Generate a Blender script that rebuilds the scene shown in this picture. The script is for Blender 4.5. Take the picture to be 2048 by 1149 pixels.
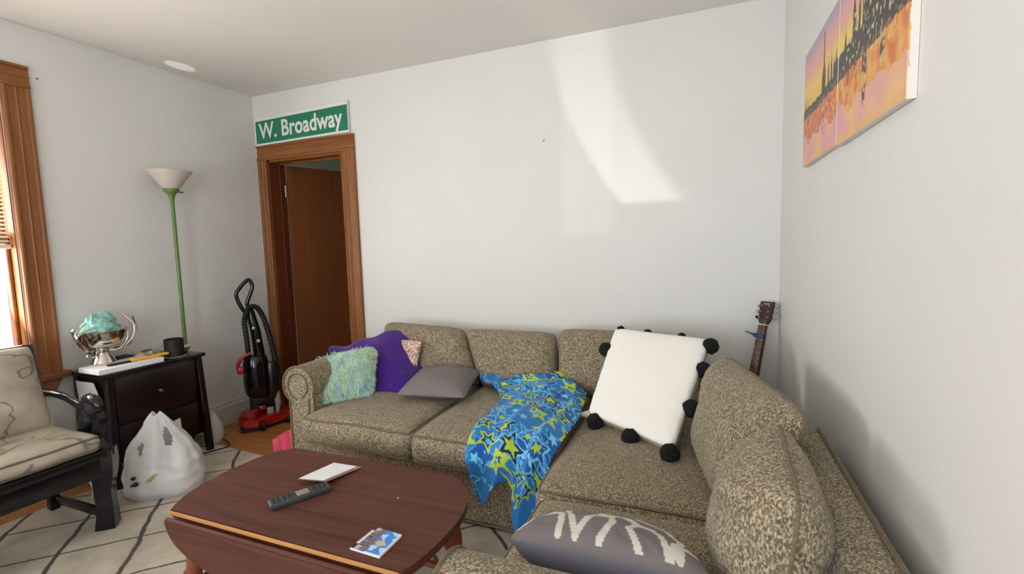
import bpy, bmesh, math, random
import numpy as np
from mathutils import Vector, Matrix, noise
random.seed(7); rng = np.random.RandomState(7)
for o in list(bpy.data.objects): bpy.data.objects.remove(o)
SC = bpy.context.scene; COL = SC.collection
V = Vector
W, H = 3.721, 2.52          # room width and ceiling height (metres); back wall y=0, right wall x=0
YF = -4.4                   # wall behind the camera

# ------------------------------------------------------------------ camera
F, YAW, PITCH, ROLL = 956.7, -0.3819, -0.0917, -0.0284
cam = bpy.data.cameras.new('camera'); camo = bpy.data.objects.new('camera', cam); COL.objects.link(camo)
cam.sensor_width = 36; cam.lens = F*36/2048; cam.clip_start = 0.02
cyw, syw, cp, sp = math.cos(YAW), math.sin(YAW), math.cos(PITCH), math.sin(PITCH)
fwd = V((syw*cp, cyw*cp, sp)); right = V((cyw, -syw, 0)); up = right.cross(fwd)
c, s = math.cos(ROLL), math.sin(ROLL)
r2 = c*right + s*up; u2 = -s*right + c*up
M = Matrix((r2, u2, -fwd)).transposed().to_4x4(); M.translation = V((-0.3778, -2.893, 1.3048))
camo.matrix_world = M; SC.camera = camo

# ------------------------------------------------------------------ light
SC.view_settings.view_transform = 'Standard'; SC.view_settings.look = 'None'
SC.view_settings.gamma = 1; SC.view_settings.use_curve_mapping = False
SC.view_settings.exposure = 0.06
world = bpy.data.worlds.new('world'); SC.world = world; world.use_nodes = True
bg = world.node_tree.nodes['Background']; bg.inputs[0].default_value = (0.86, 0.93, 1.0, 1); bg.inputs[1].default_value = 1.6

def area(name, loc, aim, sx, sy, power, col):
    l = bpy.data.lights.new(name, 'AREA'); l.shape = 'RECTANGLE'; l.size = sx; l.size_y = sy; l.energy = power; l.color = col
    o = bpy.data.objects.new(name, l); COL.objects.link(o); o.location = loc
    o.rotation_euler = (V(aim)-V(loc)).to_track_quat('-Z', 'Y').to_euler(); return o
# daylight through the windows (outside the glass)
area('window_daylight_left', (-W-0.32, -2.05, 1.35), (0, -2.05, 4.2), 1.0, 1.3, 62, (1.0, 0.965, 0.91))
area('window_daylight_front', (-2.6, YF-0.3, 1.35), (-2.3, 0, 5.5), 1.2, 1.6, 40, (1.0, 0.97, 0.94))
area('window_daylight_front', (-0.85, YF-0.3, 1.35), (-1.1, 0, 4.0), 1.0, 1.6, 60, (0.82, 0.91, 1.0))
sun = bpy.data.lights.new('sun', 'SUN'); sun.energy = 7.0; sun.angle = 0.009; sun.color = (1.0, 0.85, 0.62)
so = bpy.data.objects.new('sun', sun); COL.objects.link(so)
so.rotation_euler = V((0.10, 0.9, -0.34)).to_track_quat('-Z', 'Y').to_euler()
# sunlight thrown back up by shiny things near the windows: a curved band on the back wall, a small patch on the ceiling
def band_light():
    l = bpy.data.lights.new('reflected_sun', 'SPOT'); l.energy = 170; l.spot_size = math.radians(60); l.spot_blend = 0; l.shadow_soft_size = 0.02; l.color = (1, .97, .9)
    L = V((-1.9, -3.9, 1.55)); o = bpy.data.objects.new('reflected_sun', l); COL.objects.link(o); o.location = L
    o.rotation_euler = (math.radians(90), 0, 0)     # shines straight at the back wall, local x = world x, local y = world z
    l.use_nodes = True; nt = l.node_tree; em = nt.nodes['Emission']
    g = nt.nodes.new('ShaderNodeTexCoord'); sx = nt.nodes.new('ShaderNodeSeparateXYZ'); nt.links.new(g.outputs['Normal'], sx.inputs[0])
    def m(op, *a):
        n = nt.nodes.new('ShaderNodeMath'); n.operation = op
        for i, q in enumerate(a):
            if isinstance(q, (int, float)): n.inputs[i].default_value = q
            else: nt.links.new(q, n.inputs[i])
        return n.outputs[0]
    az = m('ABSOLUTE', sx.outputs[2]); D = -L.y
    wx = m('ADD', m('MULTIPLY', m('DIVIDE', sx.outputs[0], az), D), L.x); wz = m('ADD', m('MULTIPLY', m('DIVIDE', sx.outputs[1], az), D), L.z)
    q = m('SUBTRACT', 2.5, wz); lf = m('ADD', m('ADD', -1.264, m('MULTIPLY', q, .15)), m('MULTIPLY', m('MULTIPLY', q, q), .30))
    def step(x, w): 
        n = nt.nodes.new('ShaderNodeMapRange'); n.interpolation_type = 'SMOOTHSTEP'; n.inputs['From Min'].default_value = -w; n.inputs['From Max'].default_value = w; nt.links.new(x, n.inputs[0]); return n.outputs[0]
    d = m('SUBTRACT', wx, lf)
    a = m('MULTIPLY', step(d, .035), step(m('SUBTRACT', .34, d), .06)); a = m('MULTIPLY', a, step(m('SUBTRACT', wz, 1.52), .008)); a = m('MULTIPLY', a, m('ADD', .35, m('MULTIPLY', q, .65)))
    b = m('MULTIPLY', step(m('SUBTRACT', wx, -1.19), .015), step(m('SUBTRACT', -.885, wx), .015)); b = m('MULTIPLY', m('MULTIPLY', b, step(m('SUBTRACT', wz, 1.345), .012)), .22)
    nt.links.new(m('ADD', a, b), em.inputs['Strength'])
band_light()
l = bpy.data.lights.new('reflected_sun', 'SPOT'); l.energy = 90; l.spot_size = math.radians(3.6); l.spot_blend = .3; l.shadow_soft_size = .004
o = bpy.data.objects.new('reflected_sun', l); COL.objects.link(o); o.location = (-3.3, -2.3, 1.3); o.rotation_euler = (V((-3.57, -.665, 2.52))-o.location).to_track_quat('-Z', 'Y').to_euler()

# ------------------------------------------------------------------ materials
def lin(c): return tuple((x/255/12.92 if x/255 <= .04045 else ((x/255+.055)/1.055)**2.4) for x in c)
def newmat(name):
    m = bpy.data.materials.new(name); m.use_nodes = True
    return m, m.node_tree, m.node_tree.nodes['Principled BSDF']
def coords(nt, scale=(1,1,1), rot=(0,0,0)):
    t = nt.nodes.new('ShaderNodeTexCoord'); mp = nt.nodes.new('ShaderNodeMapping')
    mp.inputs['Scale'].default_value = scale; mp.inputs['Rotation'].default_value = rot
    nt.links.new(t.outputs['Object'], mp.inputs['Vector']); return mp.outputs['Vector']
def ramp(nt, fac, stops):
    r = nt.nodes.new('ShaderNodeValToRGB'); e = r.color_ramp.elements
    while len(e) > 1: e.remove(e[-1])
    e[0].position = stops[0][0]; e[0].color = (*stops[0][1], 1)
    for p, c in stops[1:]:
        q = e.new(p); q.color = (*c, 1)
    nt.links.new(fac, r.inputs[0]); return r.outputs[0]
def noise_n(nt, vec, scale, detail=3, rough=.5, dist=0):
    n = nt.nodes.new('ShaderNodeTexNoise'); n.inputs['Scale'].default_value = scale; n.inputs['Detail'].default_value = detail
    n.inputs['Roughness'].default_value = rough; n.inputs['Distortion'].default_value = dist
    nt.links.new(vec, n.inputs['Vector']); return n.outputs['Fac']
def bump(nt, b, h, strength=.3, dist=.002):
    n = nt.nodes.new('ShaderNodeBump'); n.inputs['Strength'].default_value = strength; n.inputs['Distance'].default_value = dist
    nt.links.new(h, n.inputs['Height']); nt.links.new(n.outputs[0], b.inputs['Normal'])
def plain(name, rgb, rough=.6, metal=0, vary=.12, scale=12, bmp=0, bscale=300, trans=0):
    m, nt, b = newmat(name); c = lin(rgb); v = coords(nt)
    n = noise_n(nt, v, scale)
    nt.links.new(ramp(nt, n, [(.3, tuple(x*(1-vary) for x in c)), (.7, tuple(min(1, x*(1+vary)) for x in c))]), b.inputs['Base Color'])
    b.inputs['Roughness'].default_value = rough; b.inputs['Metallic'].default_value = metal
    if bmp: bump(nt, b, noise_n(nt, v, bscale, 2), bmp, .001)
    if trans: b.inputs['Transmission Weight'].default_value = trans
    return m
def wood(name, dark, light, axis='z', scale=1.0, rough=.4, knots=True):
    m, nt, b = newmat(name)
    sc = {'x': (.9, 16, 16), 'y': (16, .9, 16), 'z': (16, 16, .9)}[axis]
    v = coords(nt, tuple(q*scale for q in sc))
    n1 = noise_n(nt, v, 1.6, 5, .6, 1.2); n2 = noise_n(nt, v, 7, 3, .6)
    mx = nt.nodes.new('ShaderNodeMath'); mx.operation = 'MULTIPLY_ADD'; mx.inputs[1].default_value = .3
    nt.links.new(n2, mx.inputs[0]); nt.links.new(n1, mx.inputs[2])
    d, l = lin(dark), lin(light)
    nt.links.new(ramp(nt, mx.outputs[0], [(.35, d), (.62, tuple((a+c)/2 for a, c in zip(d, l))), (.95, l)]), b.inputs['Base Color'])
    b.inputs['Roughness'].default_value = rough; bump(nt, b, mx.outputs[0], .15, .002); return m
def attrmat(name, rough=.85, bmp=.3, bscale=500, sheen=0):
    m, nt, b = newmat(name); a = nt.nodes.new('ShaderNodeVertexColor'); a.layer_name = 'Col'
    nt.links.new(a.outputs[0], b.inputs['Base Color']); b.inputs['Roughness'].default_value = rough
    if bmp: bump(nt, b, noise_n(nt, coords(nt), bscale, 2), bmp, .001)
    if sheen: b.inputs['Sheen Weight'].default_value = sheen
    return m

def wall_mat(name, rgb, rough=.5):
    m, nt, b = newmat(name); v = coords(nt); c = lin(rgb)
    n = noise_n(nt, v, 2.2, 3)
    nt.links.new(ramp(nt, n, [(.35, tuple(x*.975 for x in c)), (.65, c)]), b.inputs['Base Color'])
    b.inputs['Roughness'].default_value = rough; bump(nt, b, noise_n(nt, v, 28, 4), .25, .0015); return m
M_wall = wall_mat('wall_paint', (223, 222, 218)); M_ceil = wall_mat('ceiling_paint', (230, 225, 218), .8)
M_base = wall_mat('baseboard_paint', (214, 200, 192), .4)
M_hall = wall_mat('hall_paint', (196, 206, 196), .8)
M_trim_v = wood('stained_casing_wood', (104, 60, 24), (158, 98, 46), 'z', 1, .5)
M_trim_x = wood('stained_head_wood', (104, 60, 24), (158, 98, 46), 'x', 1, .35)
M_trim_y = wood('stained_sill_wood', (104, 60, 24), (158, 98, 46), 'y', 1, .35)
M_jamb = wood('dark_jamb_wood', (82, 36, 14), (116, 58, 26), 'z', 1, .4)
M_door = wood('door_veneer', (98, 50, 20), (128, 72, 34), 'z', .6, .5)
M_floor = wood('floor_oak', (150, 92, 44), (196, 132, 72), 'x', .7, .32)

# upholstery: brown tweed with small pale leaf flecks
def tweed():
    m, nt, b = newmat('sofa_tweed'); v = coords(nt)
    n0 = noise_n(nt, v, 30, 2)
    wv = nt.nodes.new('ShaderNodeVectorMath'); wv.operation = 'MULTIPLY_ADD'
    comb = nt.nodes.new('ShaderNodeTexNoise'); comb.inputs['Scale'].default_value = 45; nt.links.new(v, comb.inputs['Vector'])
    wv.inputs[1].default_value = (.012, .012, .012); nt.links.new(comb.outputs['Color'], wv.inputs[0]); nt.links.new(v, wv.inputs[2])
    mp = nt.nodes.new('ShaderNodeMapping'); mp.inputs['Scale'].default_value = (1.0, 1.0, .55); mp.inputs['Rotation'].default_value = (.5, .4, .3)
    nt.links.new(wv.outputs[0], mp.inputs['Vector'])
    n1 = noise_n(nt, mp.outputs[0], 215, 1, .4, .5)
    fleck = ramp(nt, n1, [(.40, (0, 0, 0)), (.68, (1, 1, 1))])
    base = ramp(nt, n0, [(.3, lin((84, 72, 53))), (.7, lin((110, 96, 74)))])
    n2 = noise_n(nt, v, 260, 2)
    fl = ramp(nt, n2, [(.3, lin((152, 138, 113))), (.7, lin((196, 182, 154)))])
    mix = nt.nodes.new('ShaderNodeMixRGB'); nt.links.new(fleck, mix.inputs[0]); nt.links.new(base, mix.inputs[1]); nt.links.new(fl, mix.inputs[2])
    nt.links.new(mix.outputs[0], b.inputs['Base Color']); b.inputs['Roughness'].default_value = .9
    b.inputs['Sheen Weight'].default_value = .08
    bump(nt, b, n1, .35, .002); return m
M_sofa = tweed()
M_pipe = plain('welt_cord', (112, 99, 76), .9, vary=.3, scale=160, bmp=.3)

M_table = wood('painted_table_wood', (66, 37, 29), (108, 68, 55), 'x', .5, .62)
M_table.node_tree.nodes['Principled BSDF'].inputs['Specular IOR Level'].default_value = .2
M_leg = wood('table_leg_wood', (112, 52, 34), (146, 78, 52), 'z', 1.2, .35)
M_raw = wood('raw_wood_edge', (170, 112, 60), (214, 158, 96), 'x', 1.4, .6)
M_black = plain('black_lacquer', (16, 15, 22), .16, vary=.1)
M_dress = plain('dark_cherry_lacquer', (26, 6, 10), .3, vary=.25, scale=5)
M_dtop = plain('black_top_lacquer', (18, 14, 16), .2)
M_steel = plain('polished_silver', (214, 208, 198), .12, 1, vary=.05)
M_nickel = plain('brushed_nickel', (180, 178, 172), .3, 1, vary=.05)
M_white = plain('white_paper', (238, 238, 240), .7, vary=.02)
M_canvas = plain('primed_canvas', (226, 219, 210), .8, vary=.03)
M_yellow = plain('yellow_plastic', (236, 178, 40), .4, vary=.06)
M_green = plain('green_enamel', (92, 122, 56), .35, vary=.05)
M_cup = plain('black_stoneware', (15, 14, 16), .6, vary=.1)
M_rubber = plain('black_rubber', (14, 14, 15), .5, vary=.1)
M_vacblk = plain('black_vacuum_plastic', (14, 11, 14), .15, vary=.1)
M_vacred = plain('red_vacuum_plastic', (158, 26, 24), .25, vary=.08)
M_vacdark = plain('smoked_red_plastic', (30, 16, 18), .25, vary=.1)
M_vacgrey = plain('grey_vacuum_plastic', (150, 138, 128), .4, vary=.08)
M_pink = plain('pink_paper', (255, 108, 138), .45, vary=.05)
M_purple = plain('purple_fleece', (66, 14, 128), .9, vary=.18, scale=25, bmp=.3, bscale=600)
M_purple.node_tree.nodes['Principled BSDF'].inputs['Sheen Weight'].default_value = .15
M_greyp = plain('grey_cotton', (118, 112, 116), .9, vary=.05, scale=30, bmp=.4, bscale=700)
M_greyt = plain('grey_taupe_cotton', (122, 115, 113), .9, vary=.05, scale=30, bmp=.4, bscale=700)
M_beige = plain('beige_backing', (186, 176, 154), .95, vary=.06, bmp=.3)
M_pom = plain('black_wool', (10, 9, 14), 1, vary=.3, scale=200, bmp=1, bscale=400)
M_teal = plain('teal_tissue', (142, 196, 188), .6, vary=.16, scale=40, bmp=.2)
M_headst = plain('guitar_head_veneer', (58, 32, 28), .3, vary=.1)
M_fret = wood('rosewood_fretboard', (52, 34, 24), (88, 60, 42), 'z', 2, .5)
M_spruce = wood('guitar_spruce_top', (188, 140, 84), (214, 168, 110), 'z', 2, .3)
M_mahog = plain('guitar_side_mahogany', (92, 44, 26), .3)
M_bone = plain('white_nut_bone', (222, 214, 196), .4)
M_blue = plain('blue_capo_plastic', (34, 62, 108), .4)
M_cable = plain('white_cable', (205, 200, 190), .5)
M_blkcable = plain('black_cable', (20, 18, 16), .5)
M_outlet = plain('outlet_plastic', (226, 222, 210), .4, vary=.02)
M_blind = plain('blind_vinyl', (228, 222, 208), .5, vary=.02)
M_signg = plain('sign_green_film', (28, 120, 92), .45, vary=.04)
M_signw = plain('sign_white_film', (226, 228, 220), .45, vary=.02)
M_cardg = plain('grey_cloth', (196, 190, 184), .9)
M_remote = plain('charcoal_plastic', (58, 62, 64), .45, vary=.08)
M_remdark = plain('remote_dark_plastic', (30, 33, 36), .5)
M_remsil = plain('remote_silver_panel', (150, 142, 138), .4)
M_carton = plain('ceramic_plate', (198, 186, 174), .35)
M_plum = plain('plum_plastic', (46, 22, 70), .6)

def knit():
    m, nt, b = newmat('white_knit'); v = coords(nt, (1, 1, 1)); c = lin((246, 243, 236))
    w = nt.nodes.new('ShaderNodeTexWave'); w.wave_type = 'BANDS'; w.bands_direction = 'Z'; w.inputs['Scale'].default_value = 38
    w.inputs['Distortion'].default_value = 3; w.inputs['Detail'].default_value = 2; w.inputs['Detail Scale'].default_value = 5; nt.links.new(v, w.inputs['Vector'])
    nt.links.new(ramp(nt, w.outputs['Fac'], [(0, tuple(x*.965 for x in c)), (1, c)]), b.inputs['Base Color'])
    b.inputs['Roughness'].default_value = .95; bump(nt, b, w.outputs['Fac'], .18, .002); return m
M_knit = knit(); 
def translucent(name, rgb, amount, rough=.5):
    m, nt, b = newmat(name); c = lin(rgb); out = nt.nodes['Material Output']
    t = nt.nodes.new('ShaderNodeBsdfTranslucent'); t.inputs[0].default_value = (*c, 1)
    nt.links.new(ramp(nt, noise_n(nt, coords(nt), 18), [(.3, tuple(x*.95 for x in c)), (.7, c)]), b.inputs['Base Color'])
    b.inputs['Roughness'].default_value = rough
    mx = nt.nodes.new('ShaderNodeMixShader'); mx.inputs[0].default_value = amount
    nt.links.new(b.outputs[0], mx.inputs[1]); nt.links.new(t.outputs[0], mx.inputs[2]); nt.links.new(mx.outputs[0], out.inputs[0]); return m
M_shade = translucent('frosted_shade', (226, 216, 208), .35)
M_bag = translucent('white_bag_film', (240, 239, 238), .3, .3)
def glass():
    m, nt, b = newmat('window_glass'); out = nt.nodes['Material Output']
    t = nt.nodes.new('ShaderNodeBsdfTransparent'); g = nt.nodes.new('ShaderNodeBsdfGlossy'); g.inputs['Roughness'].default_value = .02
    mx = nt.nodes.new('ShaderNodeMixShader'); mx.inputs[0].default_value = .06
    nt.links.new(t.outputs[0], mx.inputs[1]); nt.links.new(g.outputs[0], mx.inputs[2]); nt.links.new(mx.outputs[0], out.inputs[0]); return m
M_glass = glass()
def floral():
    m, nt, b = newmat('ivory_print_cotton'); v = coords(nt)
    n = noise_n(nt, v, 3.6, 3, .45, .5)
    s = nt.nodes.new('ShaderNodeMath'); s.operation = 'SUBTRACT'; s.inputs[1].default_value = .5; nt.links.new(n, s.inputs[0])
    a = nt.nodes.new('ShaderNodeMath'); a.operation = 'ABSOLUTE'; nt.links.new(s.outputs[0], a.inputs[0])
    n2 = noise_n(nt, v, 9, 3)
    base = ramp(nt, n2, [(.3, lin((160, 150, 134))), (.7, lin((188, 178, 162)))])
    ln = ramp(nt, a.outputs[0], [(.002, (.75, .75, .75)), (.010, (0, 0, 0))])
    mx = nt.nodes.new('ShaderNodeMixRGB'); nt.links.new(ln, mx.inputs[0]); nt.links.new(base, mx.inputs[1]); mx.inputs[2].default_value = (*lin((84, 78, 76)), 1)
    nt.links.new(mx.outputs[0], b.inputs['Base Color']); b.inputs['Roughness'].default_value = .9; bump(nt, b, noise_n(nt, v, 500, 2), .3, .001); return m
M_floral = floral()
def rugmat():
    # cream pile with dark grey diamond lattice: lines of x+y and y-x every 0.42 m, wobbling
    m, nt, b = newmat('cream_rug_pile'); t = nt.nodes.new('ShaderNodeTexCoord')
    def math_(op, a, bb=None, cc=None):
        n = nt.nodes.new('ShaderNodeMath'); n.operation = op
        for i, q in enumerate((a, bb, cc)):
            if q is None: continue
            if isinstance(q, (int, float)): n.inputs[i].default_value = q
            else: nt.links.new(q, n.inputs[i])
        return n.outputs[0]
    sx = nt.nodes.new('ShaderNodeSeparateXYZ'); nt.links.new(t.outputs['Object'], sx.inputs[0])
    wob = noise_n(nt, t.outputs['Object'], 2.6, 3); wobs = math_('MULTIPLY', math_('SUBTRACT', wob, .5), .10)
    fine = noise_n(nt, t.outputs['Object'], 60, 3); fines = math_('MULTIPLY', math_('SUBTRACT', fine, .5), .014)
    u = math_('ADD', math_('ADD', sx.outputs[0], sx.outputs[1]), math_('ADD', wobs, fines))
    v_ = math_('ADD', math_('SUBTRACT', sx.outputs[1], sx.outputs[0]), math_('ADD', math_('MULTIPLY', wobs, .8), fines))
    def fam(val, off, per, w):
        q = math_('PINGPONG', math_('ADD', val, off), per/2)     # distance to the nearest line
        return math_('SUBTRACT', 1.0, math_('SMOOTH_MIN', 1.0, math_('DIVIDE', q, w), .3))
    la = fam(u, 4.37+8.4, .42, .017); lb = fam(v_, -1.17+8.4, .42, .010)
    l = math_('MAXIMUM', la, lb); l = math_('MULTIPLY', math_('MAXIMUM', math_('MULTIPLY', l, 2.2), 0.0), 1.0)
    l = math_('MINIMUM', l, 1.0)
    base = ramp(nt, noise_n(nt, t.outputs['Object'], 7, 4), [(.3, lin((176, 166, 148))), (.7, lin((206, 197, 180)))])
    mx = nt.nodes.new('ShaderNodeMixRGB'); nt.links.new(l, mx.inputs[0]); nt.links.new(base, mx.inputs[1]); mx.inputs[2].default_value = (*lin((82, 76, 74)), 1)
    nt.links.new(mx.outputs[0], b.inputs['Base Color']); b.inputs['Roughness'].default_value = .95
    bump(nt, b, noise_n(nt, t.outputs['Object'], 350, 2), .5, .003); return m
M_rug = rugmat()
M_attr = attrmat('printed_fleece', .9, .4, 600, .1)
M_attr_paint = attrmat('acrylic_paint', .45, .5, 120)
M_attr_paper = attrmat('glossy_print', .3, 0)
M_attr_fur = attrmat('dyed_faux_fur', .8, 0)
M_attr_cotton = attrmat('printed_cotton', .9, .4, 700)

# ------------------------------------------------------------------ object helpers
def link(o, parent=None):
    COL.objects.link(o)
    if parent is not None: o.parent = parent
    return o
def wloc(p):
    v = V((0, 0, 0))
    while p is not None: v = v+p.location; p = p.parent
    return v
def obj(name, bm, mat, parent=None, smooth=True, sub=0, origin=None):
    """bmesh in world coordinates -> one mesh object"""
    me = bpy.data.meshes.new(name); bmesh.ops.recalc_face_normals(bm, faces=bm.faces[:])
    if origin is None: origin = wloc(parent)
    off = V(origin)
    for v in bm.verts: v.co -= off
    if smooth:
        for f in bm.faces: f.smooth = True
        for e in bm.edges:
            if len(e.link_faces) == 2 and e.calc_face_angle(0) > math.radians(38): e.smooth = False
    bm.to_mesh(me); bm.free(); me.materials.append(mat)
    o = bpy.data.objects.new(name, me); link(o, parent)
    o.location = off - wloc(parent)
    if sub:
        md = o.modifiers.new('subd', 'SUBSURF'); md.levels = sub; md.render_levels = sub
    return o
def tag(o, label, cat, group=None, kind=None):
    o['label'] = label; o['category'] = cat
    if group: o['group'] = group
    if kind: o['kind'] = kind
    return o
def thing(name, loc, label, cat, group=None):
    o = bpy.data.objects.new(name, None); o.empty_display_size = .05; link(o); o.location = loc
    return tag(o, label, cat, group)
def struct(name, bm, mat, parent=None, smooth=False):
    o = obj(name, bm, mat, parent, smooth)
    if parent is None: o['kind'] = 'structure'
    return o
def nb(): return bmesh.new()
def box(bm, a, b, bev=0, mat=None, seg=2):
    """axis box from corner a to corner b, optional transform matrix"""
    r = bmesh.ops.create_cube(bm, size=1); vs = r['verts']
    for v in vs: v.co = V([a[i]+(v.co[i]+.5)*(b[i]-a[i]) for i in range(3)])
    if bev:
        es = list({e for v in vs for e in v.link_edges})
        rb = bmesh.ops.bevel(bm, geom=es, offset=bev, segments=seg, affect='EDGES', profile=.5); vs = list({v for f in rb['faces'] for v in f.verts} | {v for v in vs if v.is_valid})
    if mat is not None:
        for v in vs: v.co = mat @ v.co
    return vs
def tube(bm, pts, r, n=10, closed=False, cap=True):
    pts = [V(p) for p in pts]; N = len(pts); rad = r if isinstance(r, (list, tuple)) else [r]*N; rings = []
    t0 = (pts[1]-pts[0]).normalized(); up_ = V((0, 0, 1)) if abs(t0.z) < .9 else V((1, 0, 0)); nrm = t0.cross(up_).normalized()
    for i, p in enumerate(pts):
        if closed: t = (pts[(i+1) % N]-pts[i-1])
        else: t = pts[min(i+1, N-1)]-pts[max(i-1, 0)]
        t.normalize(); nrm = (nrm-t*nrm.dot(t)).normalized(); b = t.cross(nrm)
        rings.append([bm.verts.new(p+rad[i]*(math.cos(a)*nrm+math.sin(a)*b)) for a in [2*math.pi*k/n for k in range(n)]])
    for i in range(N if closed else N-1):
        A, B = rings[i], rings[(i+1) % N]
        sh = 0
        if closed and i == N-1:
            sh = min(range(n), key=lambda q: (A[0].co-B[q].co).length)
        for k in range(n): bm.faces.new((A[k], A[(k+1) % n], B[(k+1+sh) % n], B[(k+sh) % n]))
    if not closed and cap: bm.faces.new(rings[0][::-1]); bm.faces.new(rings[-1])
def lathe(bm, prof, center, axis=(0, 0, 1), n=32, cap=False):
    """prof: (radius, height) pairs"""
    q = V(axis).to_track_quat('Z', 'Y'); c = V(center); rings = []
    for r, h in prof:
        rings.append([bm.verts.new(c+q @ V((r*math.cos(a), r*math.sin(a), h))) for a in [2*math.pi*k/n for k in range(n)]])
    for A, B in zip(rings, rings[1:]):
        for k in range(n): bm.faces.new((A[k], A[(k+1) % n], B[(k+1) % n], B[k]))
    if cap: bm.faces.new(rings[0][::-1]); bm.faces.new(rings[-1])
def prism(bm, poly, h0, h1, fr=None, bev=0):
    """extrude 2D polygon; fr maps (x,y,h)->world"""
    fr = fr or (lambda x, y, h: V((x, y, h)))
    A = [bm.verts.new(fr(x, y, h0)) for x, y in poly]; B = [bm.verts.new(fr(x, y, h1)) for x, y in poly]
    n = len(poly); fs = [bm.faces.new(A[::-1]), bm.faces.new(B)]
    for i in range(n): fs.append(bm.faces.new((A[i], A[(i+1) % n], B[(i+1) % n], B[i])))
    if bev:
        es = [e for f in fs[:2] for e in f.edges]
        bmesh.ops.bevel(bm, geom=es, offset=bev, segments=2, affect='EDGES')
def sphere(bm, c, r, sc=(1, 1, 1), seg=14):
    rr = bmesh.ops.create_uvsphere(bm, u_segments=seg, v_segments=seg//2+2, radius=r)
    for v in rr['verts']: v.co = V((v.co.x*sc[0], v.co.y*sc[1], v.co.z*sc[2]))+V(c)
    return rr['verts']
def catmull(P, t):
    """P: list of vectors, t in [0,1]"""
    n = len(P)-1; x = min(max(t, 0), 1)*n; i = min(int(x), n-1); f = x-i
    p1, p2 = P[i], P[i+1]; p0 = P[i-1] if i > 0 else p1*2-p2; p3 = P[i+2] if i+2 <= n else p2*2-p1
    return .5*((2*p1)+(p2-p0)*f+(2*p0-5*p1+4*p2-p3)*f*f+(3*p1-p0-3*p2+p3)*f**3)
def smooth_path(pts, n):
    P = [V(p) for p in pts]; return [catmull(P, i/(n-1)) for i in range(n)]
def colour(o, cols):
    """per-vertex colour attribute (linear rgb)"""
    a = o.data.color_attributes.new('Col', 'FLOAT_COLOR', 'POINT')
    arr = np.ones((len(o.data.vertices), 4)); arr[:, :3] = cols; a.data.foreach_set('color', arr.ravel())

# ---- cushions ------------------------------------------------------
def cushion(name, lo, hi, parent, crown=.02, r=.045, seed=0, mat=None, n=22, side=.012):
    """boxed seat cushion between corners lo, hi (world) with welt cords"""
    lo, hi = V(lo), V(hi); c = (lo+hi)/2; h = (hi-lo)/2
    def f(q):
        inner = V([max(-(h[i]-r), min(h[i]-r, q[i]*h[i])) for i in range(3)])
        p = V([q[i]*h[i] for i in range(3)]); d = p-inner
        if d.length > 1e-6: p = inner+d.normalized()*min(r, max(abs(d.x), abs(d.y), abs(d.z)))
        k = (1-q.x**4)*(1-q.y**4)
        p.z += (1 if q.z > 0 else -.25)*abs(q.z)*crown*k
        p.x += q.x*side*(1-abs(q.z))*(1-q.y**2); p.y += q.y*side*(1-abs(q.z))*(1-q.x**2)
        nz = noise.noise(V((p.x*4+seed, p.y*4, p.z*4)))*.008+noise.noise(V((p.x*11+seed, p.y*11, p.z*11)))*.003
        return c+p+V((0, 0, nz))
    bm = nb(); g = lambda i: math.sin((i/n*2-1)*math.pi/2); vd = {}
    def vert(q):
        k = tuple(round(x, 5) for x in q)
        if k not in vd: vd[k] = bm.verts.new(f(V(q)))
        return vd[k]
    for ax in range(3):
        nz_ = n
        for sg in (-1, 1):
            for i in range(n):
                for j in range(n):
                    qs = []
                    for (a, b_) in ((i, j), (i+1, j), (i+1, j+1), (i, j+1)):
                        q = [0, 0, 0]; q[ax] = sg; q[(ax+1) % 3] = g(a); q[(ax+2) % 3] = g(b_); qs.append(vert(q))
                    try: bm.faces.new(qs)
                    except ValueError: pass
    o = obj(name, bm, mat or M_sofa, parent)
    bm = nb()
    for sg in (1, -1):
        pts = []; m = 26
        for (x0, y0, x1, y1) in ((-1, -1, 1, -1), (1, -1, 1, 1), (1, 1, -1, 1), (-1, 1, -1, -1)):
            for i in range(m):
                t = math.sin((i/m*2-1)*math.pi/2)*.5+.5; q = V((x0+(x1-x0)*t, y0+(y1-y0)*t, sg))
                zz = 1-(.3*r/h.z); p = f(V((q.x, q.y, sg)))
                # push outward on the rounded edge
                d = V((q.x if abs(q.x) == 1 else 0, q.y if abs(q.y) == 1 else 0, 0))
                pts.append(p+d*r*-.0+V((0, 0, .002*sg)))
        # remove duplicates
        pp = [pts[0]]
        for p in pts[1:]:
            if (p-pp[-1]).length > .004: pp.append(p)
        if (pp[0]-pp[-1]).length < .004: pp.pop()
        tube(bm, pp, .0055, 6, True)
    obj('piping', bm, M_pipe, o)
    return o

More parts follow.
